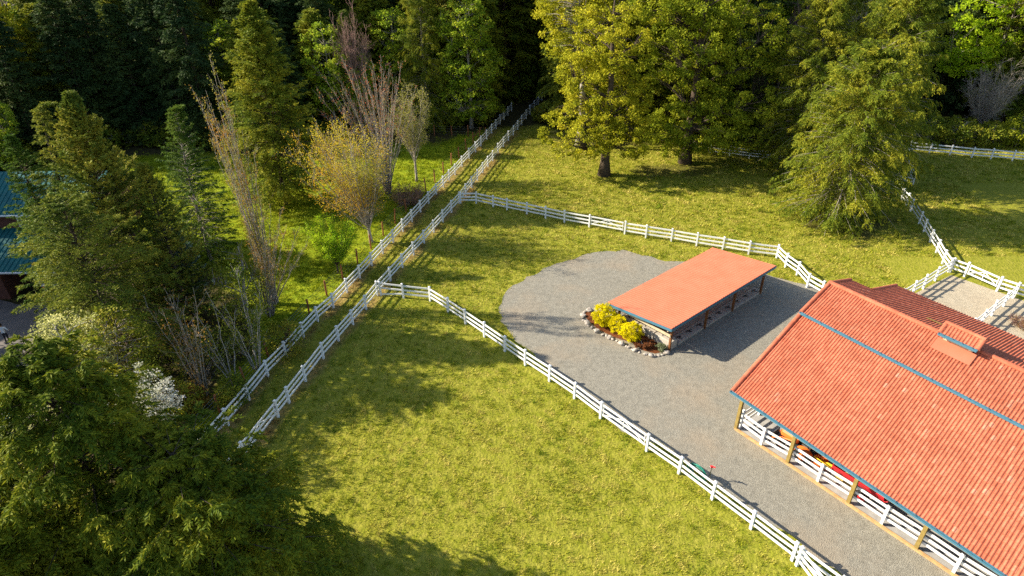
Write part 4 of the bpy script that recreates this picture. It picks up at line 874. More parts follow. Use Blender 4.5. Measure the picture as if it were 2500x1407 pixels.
hero('small_tree', (826, 668), (800, 520), vase, 'small fan-shaped tree with fresh bright green leaves beside the lane fence', seed=16, Rr=2.9, stems=34, power=.75, twigs=16, tl=.9, buds=20, leaf=(.12, .08), bark='bark', lmat='limebush', sr=.03, trunk_h=1.2, trunk_r=.09, up=.7, budz=.1)
hero('blue_spruce', (490, 765), (425, 560), conifer, 'small blue-green spruce tucked behind the large olive spruce', seed=23, Rr=2.2, nb=120, shape=.8, up=(.6, .2), droop=.1, fr=8, lf=12, fl=.5, leaf=(0.162, 0.043), hang=.05, stiff=.4, lmat='bluespruce')
hero('spruce_tree', (470, 800), (352, 405), conifer, 'shorter twin-tipped olive spruce at the right shoulder of the tallest spruce', seed=24, Rr=3.2, nb=190, shape=.75, up=(1.2, .3), droop=.15, fr=9, lf=12, fl=.6, leaf=(0.216, 0.062), hang=.05, stiff=.5, lmat='spruce')
plant('hemlock_tree', conifer(25, 13.0, 6.0, nb=260, shape=.55, up=(.8, .05), droop=.4, fr=11, lf=12, fl=.9, leaf=(.2, .055), hang=.4, lmat='hemlock'), g2(318, 905), 'broad drooping hemlock below the tallest spruce, its long boughs reaching over the paved yard', 'tree')
# leafy undergrowth and saplings along the bank
def brlf(H, seed, env, **kw): return broadleaf(seed, H, [tuple(np.array(e)*H) for e in env], **kw)
hero('sapling', (628, 900), (560, 640), vase, 'slender white-stemmed saplings with sparse green leaves, upper clump on the shaded bank', seed=31, Rr=1.9, stems=6, power=1.1, twigs=16, tl=1.3, buds=14, leaf=(.14, .11), bark='whitebark', lmat='undergreen', sr=.06, budz=.2, budr=.25)
hero('sapling', (566, 922), (505, 735), vase, 'slender white-stemmed saplings with few leaves, lower clump on the shaded bank', seed=32, Rr=1.5, stems=5, power=1.1, twigs=14, tl=1.1, buds=8, leaf=(.13, .1), bark='whitebark', lmat='undergreen', sr=.055, budz=.2, budr=.25)
hero('maple_sapling', (500, 965), (405, 690), vase, 'leaning sapling with rust-orange new leaves on the bank below the spruces', seed=33, Rr=2.2, stems=7, power=1.1, twigs=18, tl=1.5, buds=7, leaf=(.14, .11), bark='palebark', lmat='rust', sr=.055, budz=.2, budr=.25, up=.4)
hero('ivy_tree', (610, 800), (575, 590), brlf, 'stumpy tree wrapped in yellow-green leaves at the foot of the tall poplar', seed=35, env=[(0, 0, .5, .25, .25, .42)], nclump=120, per=40, cr=.5, leaf=(.14, .11), trunk_r=.15, lmat='undergreen')
for k, (b, t, lm, lab, sz) in enumerate([((470, 905), (440, 800), 'undergreen', 'low dark green bush under the spruces above the lane fence', 2.1), ((575, 985), (560, 925), 'undergreen', 'low sparse bush squeezed against the lane fence below the saplings', 1.1), ((700, 865), (690, 790), 'undergreen', 'round green bush by the brown wire-fence posts in the shaded bank', 1.4), ((440, 1010), (420, 930), 'undergreen', 'low green bush above the white blossoming tree', 1.8), ((530, 870), (510, 800), 'undergreen', 'dark bush between the white-stemmed saplings and the spruces', 1.9), ((465, 1000), (470, 945), 'rust', 'small orange-leaved bush beside the leaning sapling', 1.1)]):
    xy = g2(*b); H = height_to(xy, t[1])
    plant('bush', broadleaf(40+k, H, [(0, 0, H*.5, sz, sz, H*.5)], nclump=70, per=38, cr=.42, leaf=(.13, .1), trunk_r=.05, fork=.05, lmat=lm, bark='bark'), xy, lab, 'bush')
xy = g2(1000, 500); plant('bramble_thicket', vase(51, 2.2, 2.3, stems=60, power=.55, twigs=10, tl=1.0, buds=3, lmat='rust', bark='pinkbark', sr=.025, up=.2, curve=1), xy, 'tangled heap of bare reddish brush beside the lane fence', 'brush')
xy = g2(900, 480); plant('bramble_thicket', vase(52, 1.8, 2.6, stems=50, power=.55, twigs=10, tl=1.0, buds=5, lmat='rust', bark='bark', sr=.025, up=.2), xy, 'low brown brush under the orange-budding tree', 'brush')
# --- bottom left corner
hero('cedar_tree', (375, 1465), (58, 858), conifer, 'big near cedar in the lower left corner with a visible leaning grey trunk', seed=61, Rr=6.2, nb=300, shape=.55, up=(.6, .15), droop=.4, fr=8, lf=34, fl=1.35, leaf=(.21, .062), hang=.7, lmat='nearcedar', gaps=.05, tr=.017)
plant('cedar_tree', conifer(62, 11.0, 6.0, nb=300, shape=.5, up=(.6, .2), droop=.4, fr=8, lf=34, fl=1.35, leaf=(.21, .062), hang=.7, lmat='nearcedar', tr=.014), (-12.6, 17.2), 'dark drooping cedar hiding the bottom of the lane fences in the lower left', 'tree')
plant('cedar_tree', conifer(63, 11.0, 5.8, nb=260, shape=.55, up=(.6, .2), droop=.4, fr=8, lf=32, fl=1.3, leaf=(.21, .062), hang=.7, lmat='nearcedar', tr=.014), (-20.0, 14.6), 'cedar at the very bottom edge, left of the lane fences', 'tree')
def bl2(name, xy, H, env, label, cat='tree', **kw): return plant(name, broadleaf(kw.pop('seed'), H, env, **kw), xy, label, cat)
bl2('blossom_tree', g2(390, 1120), 6.6, [(0, 0, 4.8, 2.0, 1.8, 1.8), (.8, .3, 4.0, 1.3, 1.3, 1.2)], 'small tree in white blossom between the near cedar and the spruces', seed=71, nclump=110, per=48, cr=.42, leaf=(.11, .1), trunk_r=.11, lmat='blossom', bark='bark')
bl2('pale_tree', g2(262, 1035), 8.5, [(0, 0, 6.2, 2.6, 2.2, 2.2), (-1, .5, 5.0, 1.8, 1.6, 1.6)], 'tree with pale yellow-cream new leaves just above the near cedar tip', seed=72, nclump=150, per=42, cr=.5, leaf=(.13, .11), trunk_r=.13, lmat='pale', bark='whitebark')
bl2('pale_tree', g2(95, 1235), 7.2, [(0, 0, 5.2, 2.6, 2.4, 2.3)], 'pale-leaved tree at the left edge below the paved yard', seed=73, nclump=130, per=42, cr=.5, leaf=(.13, .11), trunk_r=.12, lmat='pale', bark='whitebark')
bl2('leafy_tree', g2(330, 1010), 8.0, [(0, 0, 5.0, 2.6, 2.6, 3.0)], 'dark leafy tree beneath the largest spruce', seed=74, nclump=150, per=40, cr=.55, leaf=(.15, .12), trunk_r=.14, lmat='undergreen')
# --- two big maples right of the lane
bl2('maple_tree', g2(1475, 428), 21.5, [(-3.2, -.4, 5.8, 4.8, 4.4, 3.3), (2.2, -1, 5.0, 3.6, 3.4, 2.6), (-.8, 0, 10.5, 4.8, 4.6, 4.6), (1.6, .6, 8.0, 3.6, 3.8, 3.6), (.0, .3, 15.5, 4.6, 4.2, 4.8), (-3.6, 0, 12.2, 3.0, 3.0, 2.4)], 'yellow-green maple with a thick dark trunk standing free in the upper pasture', seed=81, nclump=520, per=85, cr=.66, leaf=(.21, .17), trunk_r=.55, fork=.16, limbs=16, lmat='maple', bark='bark')
bl2('maple_tree', g2(1672, 398), 27.0, [(1.0, -1.2, 5.6, 6.2, 5.6, 4.0), (7.2, -.2, 8.6, 6.2, 5.4, 4.4), (-1.0, 0, 13.5, 6.2, 5.6, 5.0), (4.2, .8, 14.5, 6.4, 5.6, 4.6), (1.0, 1, 20.5, 7.2, 6, 5.5), (-5, 1, 19.5, 4.2, 4, 3.6), (-1.5, -.8, 3.4, 3.8, 3.4, 2.0), (5.5, -2.2, 4.8, 3.4, 3.0, 2.4)], 'huge spreading maple, widest of the yellow-green trees, its skirts over the white fence', seed=82, nclump=1000, per=90, cr=.78, leaf=(.22, .18), trunk_r=.6, fork=.12, limbs=26, lmat='maple2', bark='bark')
bl2('maple_tree', (9.5, 84.5), 24.0, [(0, 0, 15, 6.0, 5, 5), (-2.0, 0, 19.5, 5.4, 5, 4.2), (3, 0, 20, 5, 5, 4.5)], 'yellow-green maple behind the free-standing one, its crown cut by the top edge', seed=83, nclump=420, per=80, cr=.8, leaf=(.24, .19), trunk_r=.5, fork=.3, limbs=14, lmat='maple')
# --- cedars on the right
ckw = dict(shape=.42, up=(.95, .12), droop=.5, fr=10, lf=13, fl=1.15, leaf=(.30, .062), hang=.85, lmat='cedar', z0=.03, tr=.014, bark='palebark')
plant('cedar_tree', conifer(91, 17.0, 6.6, nb=520, **ckw), g2(2035, 535), 'broad cedar with branches to the ground, nearest of the right-hand cedars', 'tree')
plant('cedar_tree', conifer(92, 22.0, 6.4, nb=520, **ckw), g2(2098, 445), 'tall cedar in the middle of the right-hand cedars, above the fence stub', 'tree')
plant('cedar_tree', conifer(93, 20.0, 6.0, nb=520, **ckw), (44.2, 77.5), 'cedar behind the right-hand group, next to the far white fence', 'tree')
plant('cedar_tree', conifer(94, 21.0, 5.8, nb=440, **ckw), (34.6, 74.0), 'cedar on the left flank of the right-hand group, near the spreading maple', 'tree')
# --- trees in front of the wood
bl2('alder_tree', (-5.8, 93.5), 19.5, [(0, -1, 4.6, 4.2, 3.2, 3.0), (0, 0, 9.5, 4.6, 4, 3.6), (-.5, 0, 14.5, 3.8, 3.4, 3.6)], 'fresh green alder leaning over the lane fence at the edge of the wood', seed=101, nclump=330, per=55, cr=.8, leaf=(.27, .21), trunk_r=.25, fork=.15, limbs=14, lmat='alder', bark='palebark')
bl2('alder_tree', (-8.4, 99), 25, [(0, 0, 20, 3.8, 3.4, 4.6), (.6, 0, 14, 3.2, 3, 3)], 'pale olive half-leafed alder with its crown at the top edge, left of the dark gap', seed=102, nclump=260, per=42, cr=.85, leaf=(.26, .19), trunk_r=.24, fork=.3, limbs=12, lmat='olive', bark='whitebark')
bl2('alder_tree', (-16.8, 96), 17, [(0, 0, 13, 3.2, 3, 3.4), (0, 0, 8, 3, 3, 3)], 'green alder above the red-twigged tree', seed=103, nclump=200, per=45, cr=.8, leaf=(.26, .2), trunk_r=.22, fork=.3, lmat='alder', bark='palebark')
plant('cedar_tree', conifer(104, 22, 4.4, nb=380, **dict(ckw, shape=.6, up=(1.2, .1))), (-12.2, 93.5), 'tall olive cedar behind the thin grey tree', 'tree')
plant('fir_tree', conifer(105, 16.5, 3.6, nb=300, **dict(ckw, lmat='hemlock', shape=.7)), (-22.5, 93), 'pointed dark green fir just right of the large olive cedar', 'tree')
plant('bare_tree', vase(106, 19, 3.2, stems=26, power=1.0, twigs=26, tl=2.0, buds=0, bark='pinkbark', sr=.07, trunk_h=8, trunk_r=.2, up=.5, twr=.016), (-21.0, 89.0), 'leafless purple-brown tree left of the red-twigged one', 'tree')
plant('bare_tree', vase(107, 21, 3.4, stems=30, power=.9, twigs=30, tl=2.4, buds=0, bark='pinkbark', sr=.07, trunk_h=11, trunk_r=.24, up=.3, twr=.017), (39.0, 88.5), 'leafless pinkish birch between the spreading maple and the cedars', 'tree')
plant('bare_tree', vase(108, 22, 4.5, stems=26, power=.8, twigs=24, tl=2.4, buds=2, lmat='olive', leaf=(.25, .2), bark='palebark', sr=.1, trunk_h=9, trunk_r=.28, up=.3, twr=.02), (45.5, 88.5), 'crooked bare pale-limbed tree at the top edge behind the cedars', 'tree')
plant('bare_tree', vase(109, 10.5, 4.2, stems=40, power=.7, twigs=26, tl=1.8, buds=0, bark='palebark', lmat='olive', sr=.05, trunk_h=2, trunk_r=.2, up=.2, twr=.015), (65.8, 87.5), 'bushy leafless grey tree near the right edge behind the far fence', 'tree')
bl2('lime_tree', (71, 96.5), 21, [(-1, 0, 14.5, 7.0, 5, 5.5), (-4, 0, 9.5, 4.4, 4, 3.4)], 'brilliant lime-green tree in the upper right corner', seed=110, nclump=330, per=60, cr=.85, leaf=(.3, .24), trunk_r=.35, fork=.3, lmat='lime')
bl2('lime_tree', (-69, 88), 20, [(0, 0, 14, 6.0, 5, 5.5)], 'bright yellow-green tree in the upper left corner', seed=111, nclump=330, per=50, cr=.95, leaf=(.32, .26), trunk_r=.35, fork=.3, lmat='maple')
for k, (x_, y_, h_) in enumerate([(56.5, 84.2, 4.2), (60.4, 83.4, 3.6), (64.2, 83.2, 3.2), (68, 82.8, 4.2), (72, 82, 4.0), (52, 87, 6.5)]):
    bl2('laurel_bush', (x_, y_), h_, [(0, 0, h_*.5, 2.5, 1.9, h_*.5)], ['glossy dark green bush at the cedar end of the hedge behind the far fence', 'dark green bush second along the hedge behind the far fence', 'rounded green bush below the bushy grey tree', 'yellowish green bush at the right end of the visible hedge', 'green bush beyond the right end of the hedge', 'tall green bush in the gap between the cedars and the hedge'][k], 'bush', seed=120+k, nclump=90, per=42, cr=.6, leaf=(.24, .18), trunk_r=.06, fork=.05, lmat=['cedar', 'undergreen', 'undergreen', 'maple2', 'undergreen', 'cedar'][k])

# --- the wood behind: a few kinds, shared meshes, each tree its own object
FK = dict(fr=8, lf=8, fl=1.3, leaf=(0.495, 0.149), hang=.55, tr=.012, z0=.05)
F_ = [conifer(201, 27, 5.0, nb=260, shape=.55, up=(.9, .1), droop=.45, lmat='darkconifer', **FK), conifer(202, 30, 4.6, nb=270, shape=.65, up=(.9, .1), droop=.4, lmat='darkconifer', **FK),
      conifer(203, 26, 5.2, nb=260, shape=.5, up=(.8, .1), droop=.5, lmat='cedar', **FK), conifer(204, 29, 4.4, nb=260, shape=.7, up=(.9, .1), droop=.4, lmat='hemlock', **FK)]
D_ = [broadleaf(211, 24, [(0, 0, 16, 4.5, 4.5, 6.5), (0, 0, 9, 3.5, 3.5, 3.5)], nclump=230, per=36, cr=1.0, leaf=(.42, .34), trunk_r=.3, lmat='alder'), broadleaf(212, 26, [(0, 0, 18, 5, 5, 7)], nclump=230, per=36, cr=1.0, leaf=(.42, .34), trunk_r=.3, lmat='maple2')]
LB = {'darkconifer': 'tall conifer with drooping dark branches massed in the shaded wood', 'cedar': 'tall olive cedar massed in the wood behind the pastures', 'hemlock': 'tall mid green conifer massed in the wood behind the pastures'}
fr_ = random.Random(77); placed = []
HEROXY = [(-5.8, 93.5), (-8.4, 99), (-16.8, 96), (-12.2, 93.5), (-22.5, 93), (9.5, 84.5), (44.2, 77.5), (39, 88.5), (45.5, 88.5), (65.8, 87.5), (71, 96.5), (67, 92), (-69, 88), (34.6, 74)]
def wood(x_, y_, dark, sc_=0):
    if any(math.hypot(x_-a, y_-b) < 3.0 for a, b in HEROXY+placed): return
    if abs(x_-np.interp(y_, [88, 109], [-1.2, 3.8])) < 3.6 and y_ < 108: return
    if 47 < x_ < 72 and y_ < 100.5: return
    placed.append((x_, y_)); r = fr_.random()
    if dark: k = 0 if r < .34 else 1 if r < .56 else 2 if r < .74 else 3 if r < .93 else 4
    else: k = 2 if r < .35 else 3 if r < .62 else 0 if r < .75 else 4 if r < .9 else 5
    ed = y_-float(np.interp(x_, edge_x, edge_y)); s = fr_.uniform(.8, 1.2)
    if sc_: s *= sc_
    elif x_ < -12: s *= float(np.interp(x_, [-95, -60, -26], [.66, .86, 1.05]) if ed > 15 else np.interp(x_, [-85, -55, -36, -14], [.45, .66, .74, .60]))
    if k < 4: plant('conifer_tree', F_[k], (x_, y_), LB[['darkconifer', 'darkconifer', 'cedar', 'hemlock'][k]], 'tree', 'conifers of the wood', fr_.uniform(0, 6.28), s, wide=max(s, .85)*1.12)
    else: plant('broadleaf_tree', D_[k-4], (x_, y_), 'leafy green broadleaf tree standing among the conifers of the wood', 'tree', 'broadleaf trees of the wood', fr_.uniform(0, 6.28), s)
edge_x = [-120, -75, -60, -45, -30, -20, -11, -4, 4, 12, 30, 45, 57, 65, 120]; edge_y = [62, 68, 84, 87, 86, 88, 94, 96, 98, 90, 89, 88, 88, 88, 86]
for row in range(8):
    xx = -104+row*1.7
    while xx < 104:
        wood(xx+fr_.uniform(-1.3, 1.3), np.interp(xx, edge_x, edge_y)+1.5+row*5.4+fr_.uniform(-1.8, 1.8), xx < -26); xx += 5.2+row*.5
for x_, y_ in [(-66, 60), (-67, 55), (-70, 50), (-66, 46), (-72, 57), (-64, 66), (-60, 73), (-63, 40), (-58, 36), (-66, 33), (-56, 29), (-62, 24), (-52, 22), (-47, 17), (-48, 37), (-50, 31), (-46.5, 26), (-55, 15), (-74, 64), (-78, 50)]:
    wood(x_, y_, True, .82 if x_ < -65.5 and y_ < 61 else .45 if y_ < 59 else .5)
# understorey at the wood's foot
ub = [broadleaf(221+k, 3.2, [(0, 0, 1.5, 2.3, 1.8, 1.5)], nclump=60, per=30, cr=.6, leaf=(.3, .24), trunk_r=.05, fork=.05, lmat=('undergreen', 'cedar')[k]) for k in range(2)]
for k in range(60):
    xx = fr_.uniform(-70, 70); yy = np.interp(xx, edge_x, edge_y)-.5+fr_.uniform(-1, 2.5)
    if abs(xx-np.interp(yy, [88, 109], [-1.2, 3.8])) < 3.8 or any(math.hypot(xx-a, yy-b) < 1.5 for a, b in HEROXY): continue
    plant('bush', ub[k % 2], (xx, yy), 'leafy undergrowth bush along the foot of the wood', 'bush', 'bushes along the foot of the wood', fr_.uniform(0, 6.28), fr_.uniform(.6, 1.2))
# --- flower bed shrubs
YS = [broadleaf(230+k, 1.75, [(0, 0, .95, .95, .85, .85)], nclump=120, per=75, cr=.2, leaf=(.085, .06), trunk_r=.04, fork=.05, lmat='yellow', twig=.006, flat=1.2) for k in range(2)]
plant('yellow_shrub', YS[0], g2(1474, 794), 'bright golden shrub, leftmost and tallest of the three in the mulch bed', 'shrub', 'golden shrubs in the mulch bed', .4, 1.02)
plant('yellow_shrub', YS[1], g2(1506, 812), 'bright golden shrub in the middle of the three in the mulch bed', 'shrub', 'golden shrubs in the mulch bed', 2.1, .80)
plant('yellow_shrub', YS[0], g2(1541, 832), 'bright golden shrub nearest the concrete blocks in the mulch bed', 'shrub', 'golden shrubs in the mulch bed', 3.6, .88)
plant('brown_shrub', broadleaf(233, .6, [(0, 0, .3, .75, .5, .28)], nclump=60, per=50, cr=.16, leaf=(.08, .05), trunk_r=.02, fork=.05, lmat='brownshrub', twig=.006), g2(1570, 846), 'low reddish brown heather-like shrub among the bed stones', 'shrub')
plant('grey_shrub', broadleaf(234, .5, [(0, 0, .28, .36, .36, .24)], nclump=40, per=40, cr=.14, leaf=(.08, .05), trunk_r=.02, fork=.05, lmat='greyshrub', twig=.006), g2(1614, 856), 'small grey-green shrub at the foot of the front shelter post', 'shrub')
plant('dry_bush', vase(235, .8, .9, stems=40, power=.7, twigs=8, tl=.4, buds=3, leaf=(.07, .05), lmat='rust', bark='pinkbark', sr=.012, up=.3), g2(2494, 800), 'small dry brown bush on the sand by the barn roof', 'bush')
# ================================================================ HOUSE, YARD, PERSON
hx, hy = -34.5, 45.9         # right front corner of the garage wing
house = empty('house', (hx, hy, 0), 'brick house with teal standing-seam metal roofs, half hidden at the left edge', 'house')
def hb(name, x0, x1, y0, y1, z0, z1, m_, par=None):
    b = MB(); b.box(((x0+x1)/2, (y0+y1)/2, (z0+z1)/2), x1-x0, y1-y0, z1-z0); return b.build(name, m_, par or house)
hb('wall', -64, -42.6, 46.0, 53, 0, 3.0, M['brick']); hb('wall', -36.6, -34.2, 46.0, 53, 0, 3.0, M['brick']); hb('wall', -42.6, -36.6, 46.02, 46.3, 2.5, 3.0, M['brick'])
hb('wall', -42.6, -36.6, 51, 51.2, 0, 2.9, M['dark'])  # back of the open garage, its indoor shade put into the colour
hb('upper_wall', -64, -36.0, 50.2, 58, 2.8, 6.3, M['brick'])
def metalroof(name, x0, x1, y0, z0, y1, z1):
    V = np.array([0, y1-y0, z1-z0]); Ls = np.linalg.norm(V); V = V/Ls; N = np.cross([1, 0, 0], V); b = MB(); c = np.array([(x0+x1)/2, (y0+y1)/2, (z0+z1)/2])
    b.obox(c, np.array([(x1-x0)/2, 0, 0]), V*Ls/2, N*.04); n = int((x1-x0)/.42)
    for k in range(n+1): b.obox(np.array([x0+(x1-x0)*k/n*.996+.03, c[1], c[2]])+N*.06, np.array([.022, 0, 0]), V*Ls/2*.995, N*.025)
    o = b.build(name, M['tealroof'], house)
    b = MB(); b.bar((x0, y0-.05, z0-.04), (x1, y0-.05, z0-.04), .10, .12); b.build('gutter', M['white'], o); return o
metalroof('lower_roof', -65, -33.6, 45.4, 2.95, 50.1, 4.7); metalroof('upper_roof', -65, -35.2, 49.5, 6.2, 53.9, 8.4); metalroof('upper_roof', -65, -35.2, 58.4, 6.2, 54.0, 8.4)
def window(x0, x1, z0, z1, yw):
    f = MB(); t = .09
    for a, b_, c, d in ((x0, x1, z0, z0+t), (x0, x1, z1-t, z1), (x0, x0+t, z0, z1), (x1-t, x1, z0, z1)): f.box(((a+b_)/2, yw-.05, (c+d)/2), b_-a, .1, d-c)
    for k in range(1, 3): x_ = x0+(x1-x0)*k/3; f.box((x_, yw-.04, (z0+z1)/2), .05, .06, z1-z0-.1)
    for k in range(1, 5): z_ = z0+(z1-z0)*k/5; f.box(((x0+x1)/2, yw-.042, z_), x1-x0-.1, .058, .04)
    w_ = f.build('window', M['white'], house); g = MB(); g.box(((x0+x1)/2, yw-.015, (z0+z1)/2), x1-x0-.1, .02, z1-z0-.1); g.build('pane', M['glass'], w_)
for x0 in (-49.6, -46.2, -42.6, -39.0): window(x0, x0+1.5, 4.75, 5.95, 50.2)
for x0 in (-46.2, -49.8): window(x0, x0+1.4, .75, 2.35, 46.0)
# basketball hoop on its pole
hp_ = empty('basketball_hoop', (-36.6, 43.4, 0), 'basketball hoop with a white backboard on a pole before the open garage', 'basketball hoop'); hx0, hy0 = -36.6, 43.4
m = MB(); m.tube([(hx0, hy0+.9, 0), (hx0, hy0+.9, 2.4), (hx0, hy0+.15, 3.2)], .06, 8); m.build('pole', M['black'], hp_)
m = MB(); m.box((hx0, hy0, 3.25), 1.5, .05, 1.0); bb_ = m.build('backboard', M['white'], hp_)
m = MB()
for a, b in (((-.3, 3.0), (.3, 3.0)), ((-.3, 3.45), (.3, 3.45)), ((-.3, 3.0), (-.3, 3.45)), ((.3, 3.0), (.3, 3.45))): m.bar((hx0+a[0], hy0-.03, a[1]), (hx0+b[0], hy0-.03, b[1]), .02, .05)
for a, b in (((-.72, 2.78), (.72, 2.78)), ((-.72, 3.72), (.72, 3.72))): m.bar((hx0+a[0], hy0-.03, a[1]), (hx0+b[0], hy0-.03, b[1]), .02, .05)
m.build('border', M['black'], bb_)
m = MB(); m.tube([(hx0+.23*math.cos(t), hy0-.38+.23*math.sin(t), 2.98) for t in np.linspace(0, 6.29, 21)], .014, 5, False); m.bar((hx0, hy0-.02, 2.96), (hx0, hy0-.16, 2.98), .1, .05); rm = m.build('rim', M['orange'], hp_)
m = MB()
for k in range(10):
    a = k*.628
    for sg in (.45, -.45): m.tube([(hx0+.23*math.cos(a), hy0-.38+.23*math.sin(a), 2.97), (hx0+.16*math.cos(a+sg), hy0-.38+.16*math.sin(a+sg), 2.72), (hx0+.11*math.cos(a), hy0-.38+.11*math.sin(a), 2.5)], .008, 3, False)
m.build('net', M['white'], rm)
# person: one skinned body, seen from above and behind
def person(xy, rz, label):
    J = [((0, 0, .93), .13, -1), ((0, .01, 1.12), .125, 0), ((0, .02, 1.32), .155, 1), ((0, .0, 1.46), .075, 2), ((0, -.02, 1.56), .055, 3), ((0, -.03, 1.66), .10, 4), ((0, -.03, 1.76), .075, 5),
         ((.10, 0, .88), .095, 0), ((.12, -.06, .50), .062, 7), ((.13, .04, .10), .042, 8), ((.13, -.14, .04), .036, 9), ((-.10, 0, .88), .095, 0), ((-.12, .04, .50), .062, 11), ((-.12, .14, .10), .042, 12), ((-.12, -.02, .04), .036, 13),
         ((.20, .01, 1.40), .062, 2), ((.33, .05, 1.18), .045, 15), ((.24, -.12, 1.06), .034, 16), ((.19, -.19, 1.05), .026, 17), ((-.20, .01, 1.40), .062, 2), ((-.34, .03, 1.16), .045, 19), ((-.30, -.16, 1.02), .034, 20), ((-.27, -.24, 1.0), .026, 21)]
    for sx, wi in ((1, 18), (-1, 22)):
        w0 = np.array(J[wi][0])
        for k, (a, l) in enumerate(((-.03, .075), (-.012, .085), (.006, .08), (.022, .065))): J.append((tuple(w0+[a*.9, -.035, -.01+k*.002]), .009, wi)); J.append((tuple(w0+[a, -.035-l*.6, -.03]), .008, len(J)-1))
        J.append((tuple(w0+[-sx*.035, -.01, .012]), .010, wi)); J.append((tuple(w0+[-sx*.05, -.045, .0]), .009, len(J)-1))
    me = bpy.data.meshes.new('person'); me.from_pydata([j[0] for j in J], [(j[2], i) for i, j in enumerate(J) if j[2] >= 0], []); o = bpy.data.objects.new('person', me); COL.objects.link(o)
    mod = o.modifiers.new('skin', 'SKIN'); ss_ = o.modifiers.new('sub', 'SUBSURF'); ss_.levels = 1; ss_.render_levels = 1
    if not me.skin_vertices: me.attributes  # layer comes with the modifier in most builds
    if len(me.skin_vertices) == 0:
        bpy.context.view_layer.objects.active = o; o.modifiers.remove(ss_); o.modifiers.remove(mod)
        import bmesh
        bm = bmesh.new(); bm.from_mesh(me); bm.verts.layers.skin.verify(); bm.to_mesh(me); bm.free(); o.modifiers.new('skin', 'SKIN'); ss_ = o.modifiers.new('sub', 'SUBSURF'); ss_.levels = 1; ss_.render_levels = 1
    for i, j in enumerate(J): me.skin_vertices[0].data[i].radius = (j[1], j[1]*(.72 if i in (1, 2) else 1))
    me.skin_vertices[0].data[0].use_root = True
    dg = bpy.context.evaluated_depsgraph_get(); nm = bpy.data.meshes.new_from_object(o.evaluated_get(dg)); o.modifiers.clear(); o.data = nm; nm.name = 'person'
    nm.materials.clear()
    for k in ('skin', 'shirt', 'trousers', 'black'): nm.materials.append(M[k])
    for p in nm.polygons:
        c = p.center; arm = abs(c[0]) > .17 and c[2] > .9
        p.material_index = 3 if c[2] < .09 else 2 if c[2] < .97 and not arm else 0 if c[2] > 1.49 or (arm and c[1] < -.10) else 1; p.use_smooth = True
    o.location = (*xy, .0); o.rotation_euler = (0, 0, rz); tag(o, label, 'person')
    h = MB(); hp2 = np.array([0, -.015, 1.70]); pr = [(.001, .115), (.055, .105), (.098, .06), (.112, 0), (.108, -.05), (.09, -.09)]
    h.lathe(hp2, pr, 14, (1, 1.12)); ho = link('hair', h.mesh('hair', M['hair'], True), o)
    f = MB()
    for sx in (-1, 1): f.box((sx*.035, -.125, 1.665), .022, .012, .012); 
    link('eyes', f.mesh('eyes', M['black']), o)
    f = MB(); f.tube([(0, -.122, 1.66), (0, -.15, 1.63), (0, -.125, 1.622)], [.008, .014, .008], 6); link('nose', f.mesh('nose', M['skin'], True), o)
    f = MB(); f.box((0, -.122, 1.595), .045, .012, .010); link('mouth', f.mesh('mouth', M['rust_'] if 'rust_' in M else M['pinkbark']), o)
    for sx in (-1, 1): f = MB(); f.lathe((sx*.105, -.02, 1.65), [(.001, -.03), (.018, -.02), (.022, .005), (.014, .028), (.001, .032)], 8, (.6, 1)); link('ear', f.mesh('ear', M['skin'], True), o)
    return o
person(g2(22, 838), R(200), 'person in a white shirt and dark trousers walking across the paved yard')
m = MB(); rg = np.random.RandomState(4); n = 12; gx = np.linspace(-1, 1, n); c = np.array([*g2(2, 1018), 0]); V = [[c[0]+1.1*a+.1*rg.randn(), c[1]+.8*b+.08*rg.randn(), .05+.16*rg.rand()] for b in gx for a in gx]
m.add(V, [[j*n+i, j*n+i+1, j*n+n+i+1, j*n+n+i] for j in range(n-1) for i in range(n-1)]); tag(m.build('tarpaulin', M['turq'], None, True), 'crumpled turquoise sheet lying at the left edge below the yard', 'sheet')

